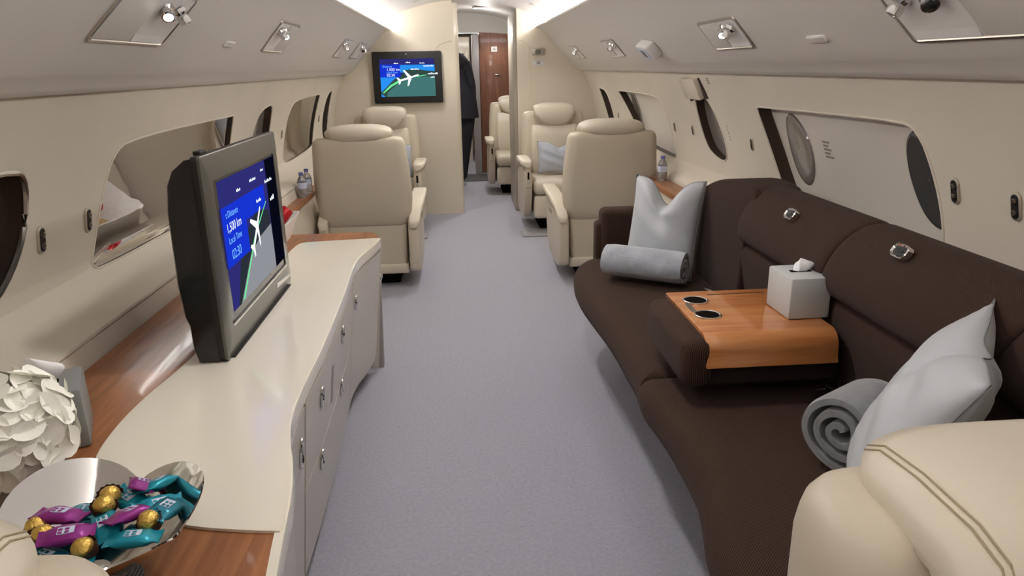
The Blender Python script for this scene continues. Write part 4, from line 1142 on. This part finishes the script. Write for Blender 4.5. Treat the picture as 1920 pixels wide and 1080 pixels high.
# person in a dark suit, leaning to the side, seen from behind
def person():
    J = {'pel': (-.035, 8.05, .92, .155, .12), 'sp1': (-.05, 8.06, 1.05, .145, .105), 'sp2': (-.085, 8.10, 1.20, .165, .115), 'chest': (-.13, 8.15, 1.32, .175, .115), 'neck': (-.165, 8.20, 1.44, .062, .06), 'head0': (-.18, 8.23, 1.52, .07, .08),
         'hipR': (.035, 8.05, .86, .105, .11), 'kneeR': (.0, 8.05, .48, .066, .07), 'ankR': (-.045, 8.07, .09, .045, .05), 'toeR': (-.05, 8.22, .04, .04, .03),
         'hipL': (-.12, 8.06, .86, .105, .11), 'kneeL': (-.17, 8.12, .48, .066, .07), 'ankL': (-.18, 8.16, .09, .045, .05), 'toeL': (-.185, 8.30, .04, .04, .03),
         'shR': (.02, 8.15, 1.31, .075, .075), 'elR': (.085, 8.10, 1.08, .052, .052), 'wrR': (.10, 8.13, .86, .034, .034), 'shL': (-.28, 8.17, 1.36, .075, .075), 'elL': (-.36, 8.22, 1.12, .052, .052), 'wrL': (-.36, 8.30, .90, .034, .034)}
    E_ = [('pel', 'sp1'), ('sp1', 'sp2'), ('sp2', 'chest'), ('chest', 'neck'), ('neck', 'head0'), ('pel', 'hipR'), ('hipR', 'kneeR'), ('kneeR', 'ankR'), ('ankR', 'toeR'), ('pel', 'hipL'), ('hipL', 'kneeL'), ('kneeL', 'ankL'), ('ankL', 'toeL'),
          ('chest', 'shR'), ('shR', 'elR'), ('elR', 'wrR'), ('chest', 'shL'), ('shL', 'elL'), ('elL', 'wrL')]
    # hand chains: palm then four fingers and a thumb
    for s, w in (('R', J['wrR']), ('L', J['wrL'])):
        x, y, z = w[:3]
        J['pa'+s] = (x, y+.005, z-.06, .030, .016); E_.append(('wr'+s, 'pa'+s))
        for q in range(4):
            n1, n2 = 'f%d%s' % (q, s), 'g%d%s' % (q, s)
            J[n1] = (x, y-.027+.018*q, z-.105, .0088, .0088); J[n2] = (x-.012, y-.028+.018*q, z-.145-.008*(q in (1, 2)), .0078, .0078)
            E_ += [('pa'+s, n1), (n1, n2)]
        J['th'+s] = (x-.012, y+.042, z-.06, .010, .010); J['ti'+s] = (x-.016, y+.052, z-.095, .009, .009)
        E_ += [('wr'+s, 'th'+s), ('th'+s, 'ti'+s)]
    names = list(J)
    me = bpy.data.meshes.new('person'); me.from_pydata([J[n][:3] for n in names], [(names.index(a), names.index(c)) for a, c in E_], [])
    o = link('person', me)
    md = o.modifiers.new('sk', 'SKIN'); md.use_smooth_shade = True
    for n, sv in zip(names, me.skin_vertices[0].data): sv.radius = J[n][3:5]; sv.use_root = (n == 'pel')
    s2 = o.modifiers.new('ss', 'SUBSURF'); s2.levels = 2; s2.render_levels = 2
    dg = bpy.context.evaluated_depsgraph_get(); m2 = bpy.data.meshes.new_from_object(o.evaluated_get(dg))
    o.modifiers.clear(); o.data = m2; bpy.data.meshes.remove(me)
    m2.materials.clear(); m2.materials.append(M['suit']); m2.materials.append(M['skin']); m2.materials.append(M['black'])
    for p in m2.polygons:
        c = p.center; p.use_smooth = True
        hand = any((Vector(c)-Vector(J['pa'+s][:3])).length < .115 and c.z < J['wr'+s][2]-.008 and abs(c.x-J['wr'+s][0]) < .07 for s in 'RL')
        p.material_index = 1 if hand or c.z > 1.465 else (2 if c.z < .085 else 0)
    # head with a face, turned away from the camera
    hd_ = MB(); cx, cy, cz = -.19, 8.25, 1.60
    rings = []
    for k in range(15):
        t = -PI/2+PI*k/14; q = max(.03, math.cos(t)); z = cz+.118*math.sin(t)
        jaw = 1-.22*max(0, -math.sin(t))
        ring = []
        for i in range(24):
            a = 2*PI*i/24; x = .076*q*jaw*math.cos(a); y = .096*q*math.sin(a)*(1 if math.sin(a) < 0 else jaw)
            if abs(a-PI/2) < .2 and -.45 < math.sin(t) < .0: y += .018          # nose on the far side
            ring.append((cx+x, cy+y, z))
        rings.append(ring)
    hd_.loft(rings)
    for s in (-1, 1): hd_.ell((cx+s*.078, cy, cz-.005), (.012, .02, .032), 10, 8)
    for s in (-1, 1): hd_.ell((cx+s*.03, cy+.088, cz+.01), (.014, .008, .008), 10, 8)
    hd_.ell((cx, cy+.083, cz-.06), (.024, .008, .007), 10, 8)
    hd = hd_.build('head', M['skin'], o, ang=70)
    hr = MB(); rings = []
    for k in range(9):
        t = -.25+(PI/2+.25)*k/8; q = max(.03, math.cos(t))
        rings.append([(cx+.084*q*math.cos(a), cy-.008+.100*q*math.sin(a)*(1 if math.sin(a) < .3 or t > .5 else .55), cz+.016+.118*math.sin(t)) for a in (2*PI*i/24 for i in range(24))])
    hr.loft(rings); hr.build('hair', M['hair'], o, ang=70)
    # jacket skirt and collar
    jk = MB(); rings = []
    for z, x0, rx, ry in ((.74, -.03, .185, .14), (.80, -.033, .182, .138), (.92, -.038, .172, .13), (1.04, -.05, .163, .122)):
        rings.append([(x0+rx*math.cos(a), 8.055+ry*math.sin(a), z) for a in (2*PI*i/28 for i in range(28))])
    jk.loft(rings, cap=False); jk.build('jacket_hem', M['suit'], o, ang=70)
    tag(o, 'person in a dark suit seen from behind, leaning sideways in the corridor', 'person')
person()

# ------------------------------------------------------------------ camera
f, pitch, yaw, roll_ = 1340., .3007, .0665, -.0198
sp, cp, sy, cy = math.sin(pitch), math.cos(pitch), math.sin(yaw), math.cos(yaw)
Fv = Vector((sy*cp, cy*cp, -sp)); R0 = Vector((cy, -sy, 0)); U0 = R0.cross(Fv)
Rv = math.cos(roll_)*R0+math.sin(roll_)*U0; Uv = -math.sin(roll_)*R0+math.cos(roll_)*U0
cam = bpy.data.cameras.new('camera'); cam.sensor_width = 36; cam.lens = f/1920*36; cam.clip_start = .02; cam.clip_end = 60
co_ = bpy.data.objects.new('camera', cam); COL.objects.link(co_)
co_.matrix_world = Matrix(((Rv.x, Uv.x, -Fv.x, -.0567), (Rv.y, Uv.y, -Fv.y, 0), (Rv.z, Uv.z, -Fv.z, 1.27), (0, 0, 0, 1)))
SC.camera = co_

# ------------------------------------------------------------------ lights
def spot(x, y, z, e, ang=2.2, col=(1, .96, .9), tilt=(0, 0, 0), size=.05, name='ceiling_lamp'):
    l = bpy.data.lights.new(name, 'SPOT'); l.energy = e; l.spot_size = ang; l.spot_blend = .6; l.color = col; l.shadow_soft_size = size
    o = bpy.data.objects.new(name, l); COL.objects.link(o); o.location = (x, y, z); o.rotation_euler = tilt
for y, e in ((.2, 3), (1.7, 20), (3.2, 20), (4.6, 20)): spot(0, y, 1.77, e)
spot(-.36, 6.0, 1.73, 10); spot(.52, 5.75, 1.66, 8); spot(.185, 7.05, 1.76, 26, 2.9)
spot(.0, 9.3, 1.66, 14); spot(.38, 8.75, 1.68, 5)
pl_ = bpy.data.lights.new('corridor_fill', 'POINT'); pl_.energy = 2.6; pl_.shadow_soft_size = .06; pl_.color = (1, .98, .96)  # extra point light added to brighten the header, without a fitting
po_ = bpy.data.objects.new('corridor_fill', pl_); COL.objects.link(po_); po_.location = (.185, 7.2, 1.60)
w = bpy.data.worlds.new('world'); SC.world = w; w.use_nodes = True
w.node_tree.nodes['Background'].inputs[0].default_value = (.8, .85, 1, 1); w.node_tree.nodes['Background'].inputs[1].default_value = .2
SC.view_settings.view_transform = 'Standard'; SC.view_settings.look = 'None'; SC.view_settings.gamma = 1; SC.view_settings.use_curve_mapping = False
SC.view_settings.exposure = .29
SC.cycles.use_denoising = True
SC.cycles.max_bounces = 10; SC.cycles.diffuse_bounces = 6; SC.cycles.glossy_bounces = 5; SC.cycles.transparent_max_bounces = 10; SC.cycles.caustics_reflective = False; SC.cycles.caustics_refractive = False
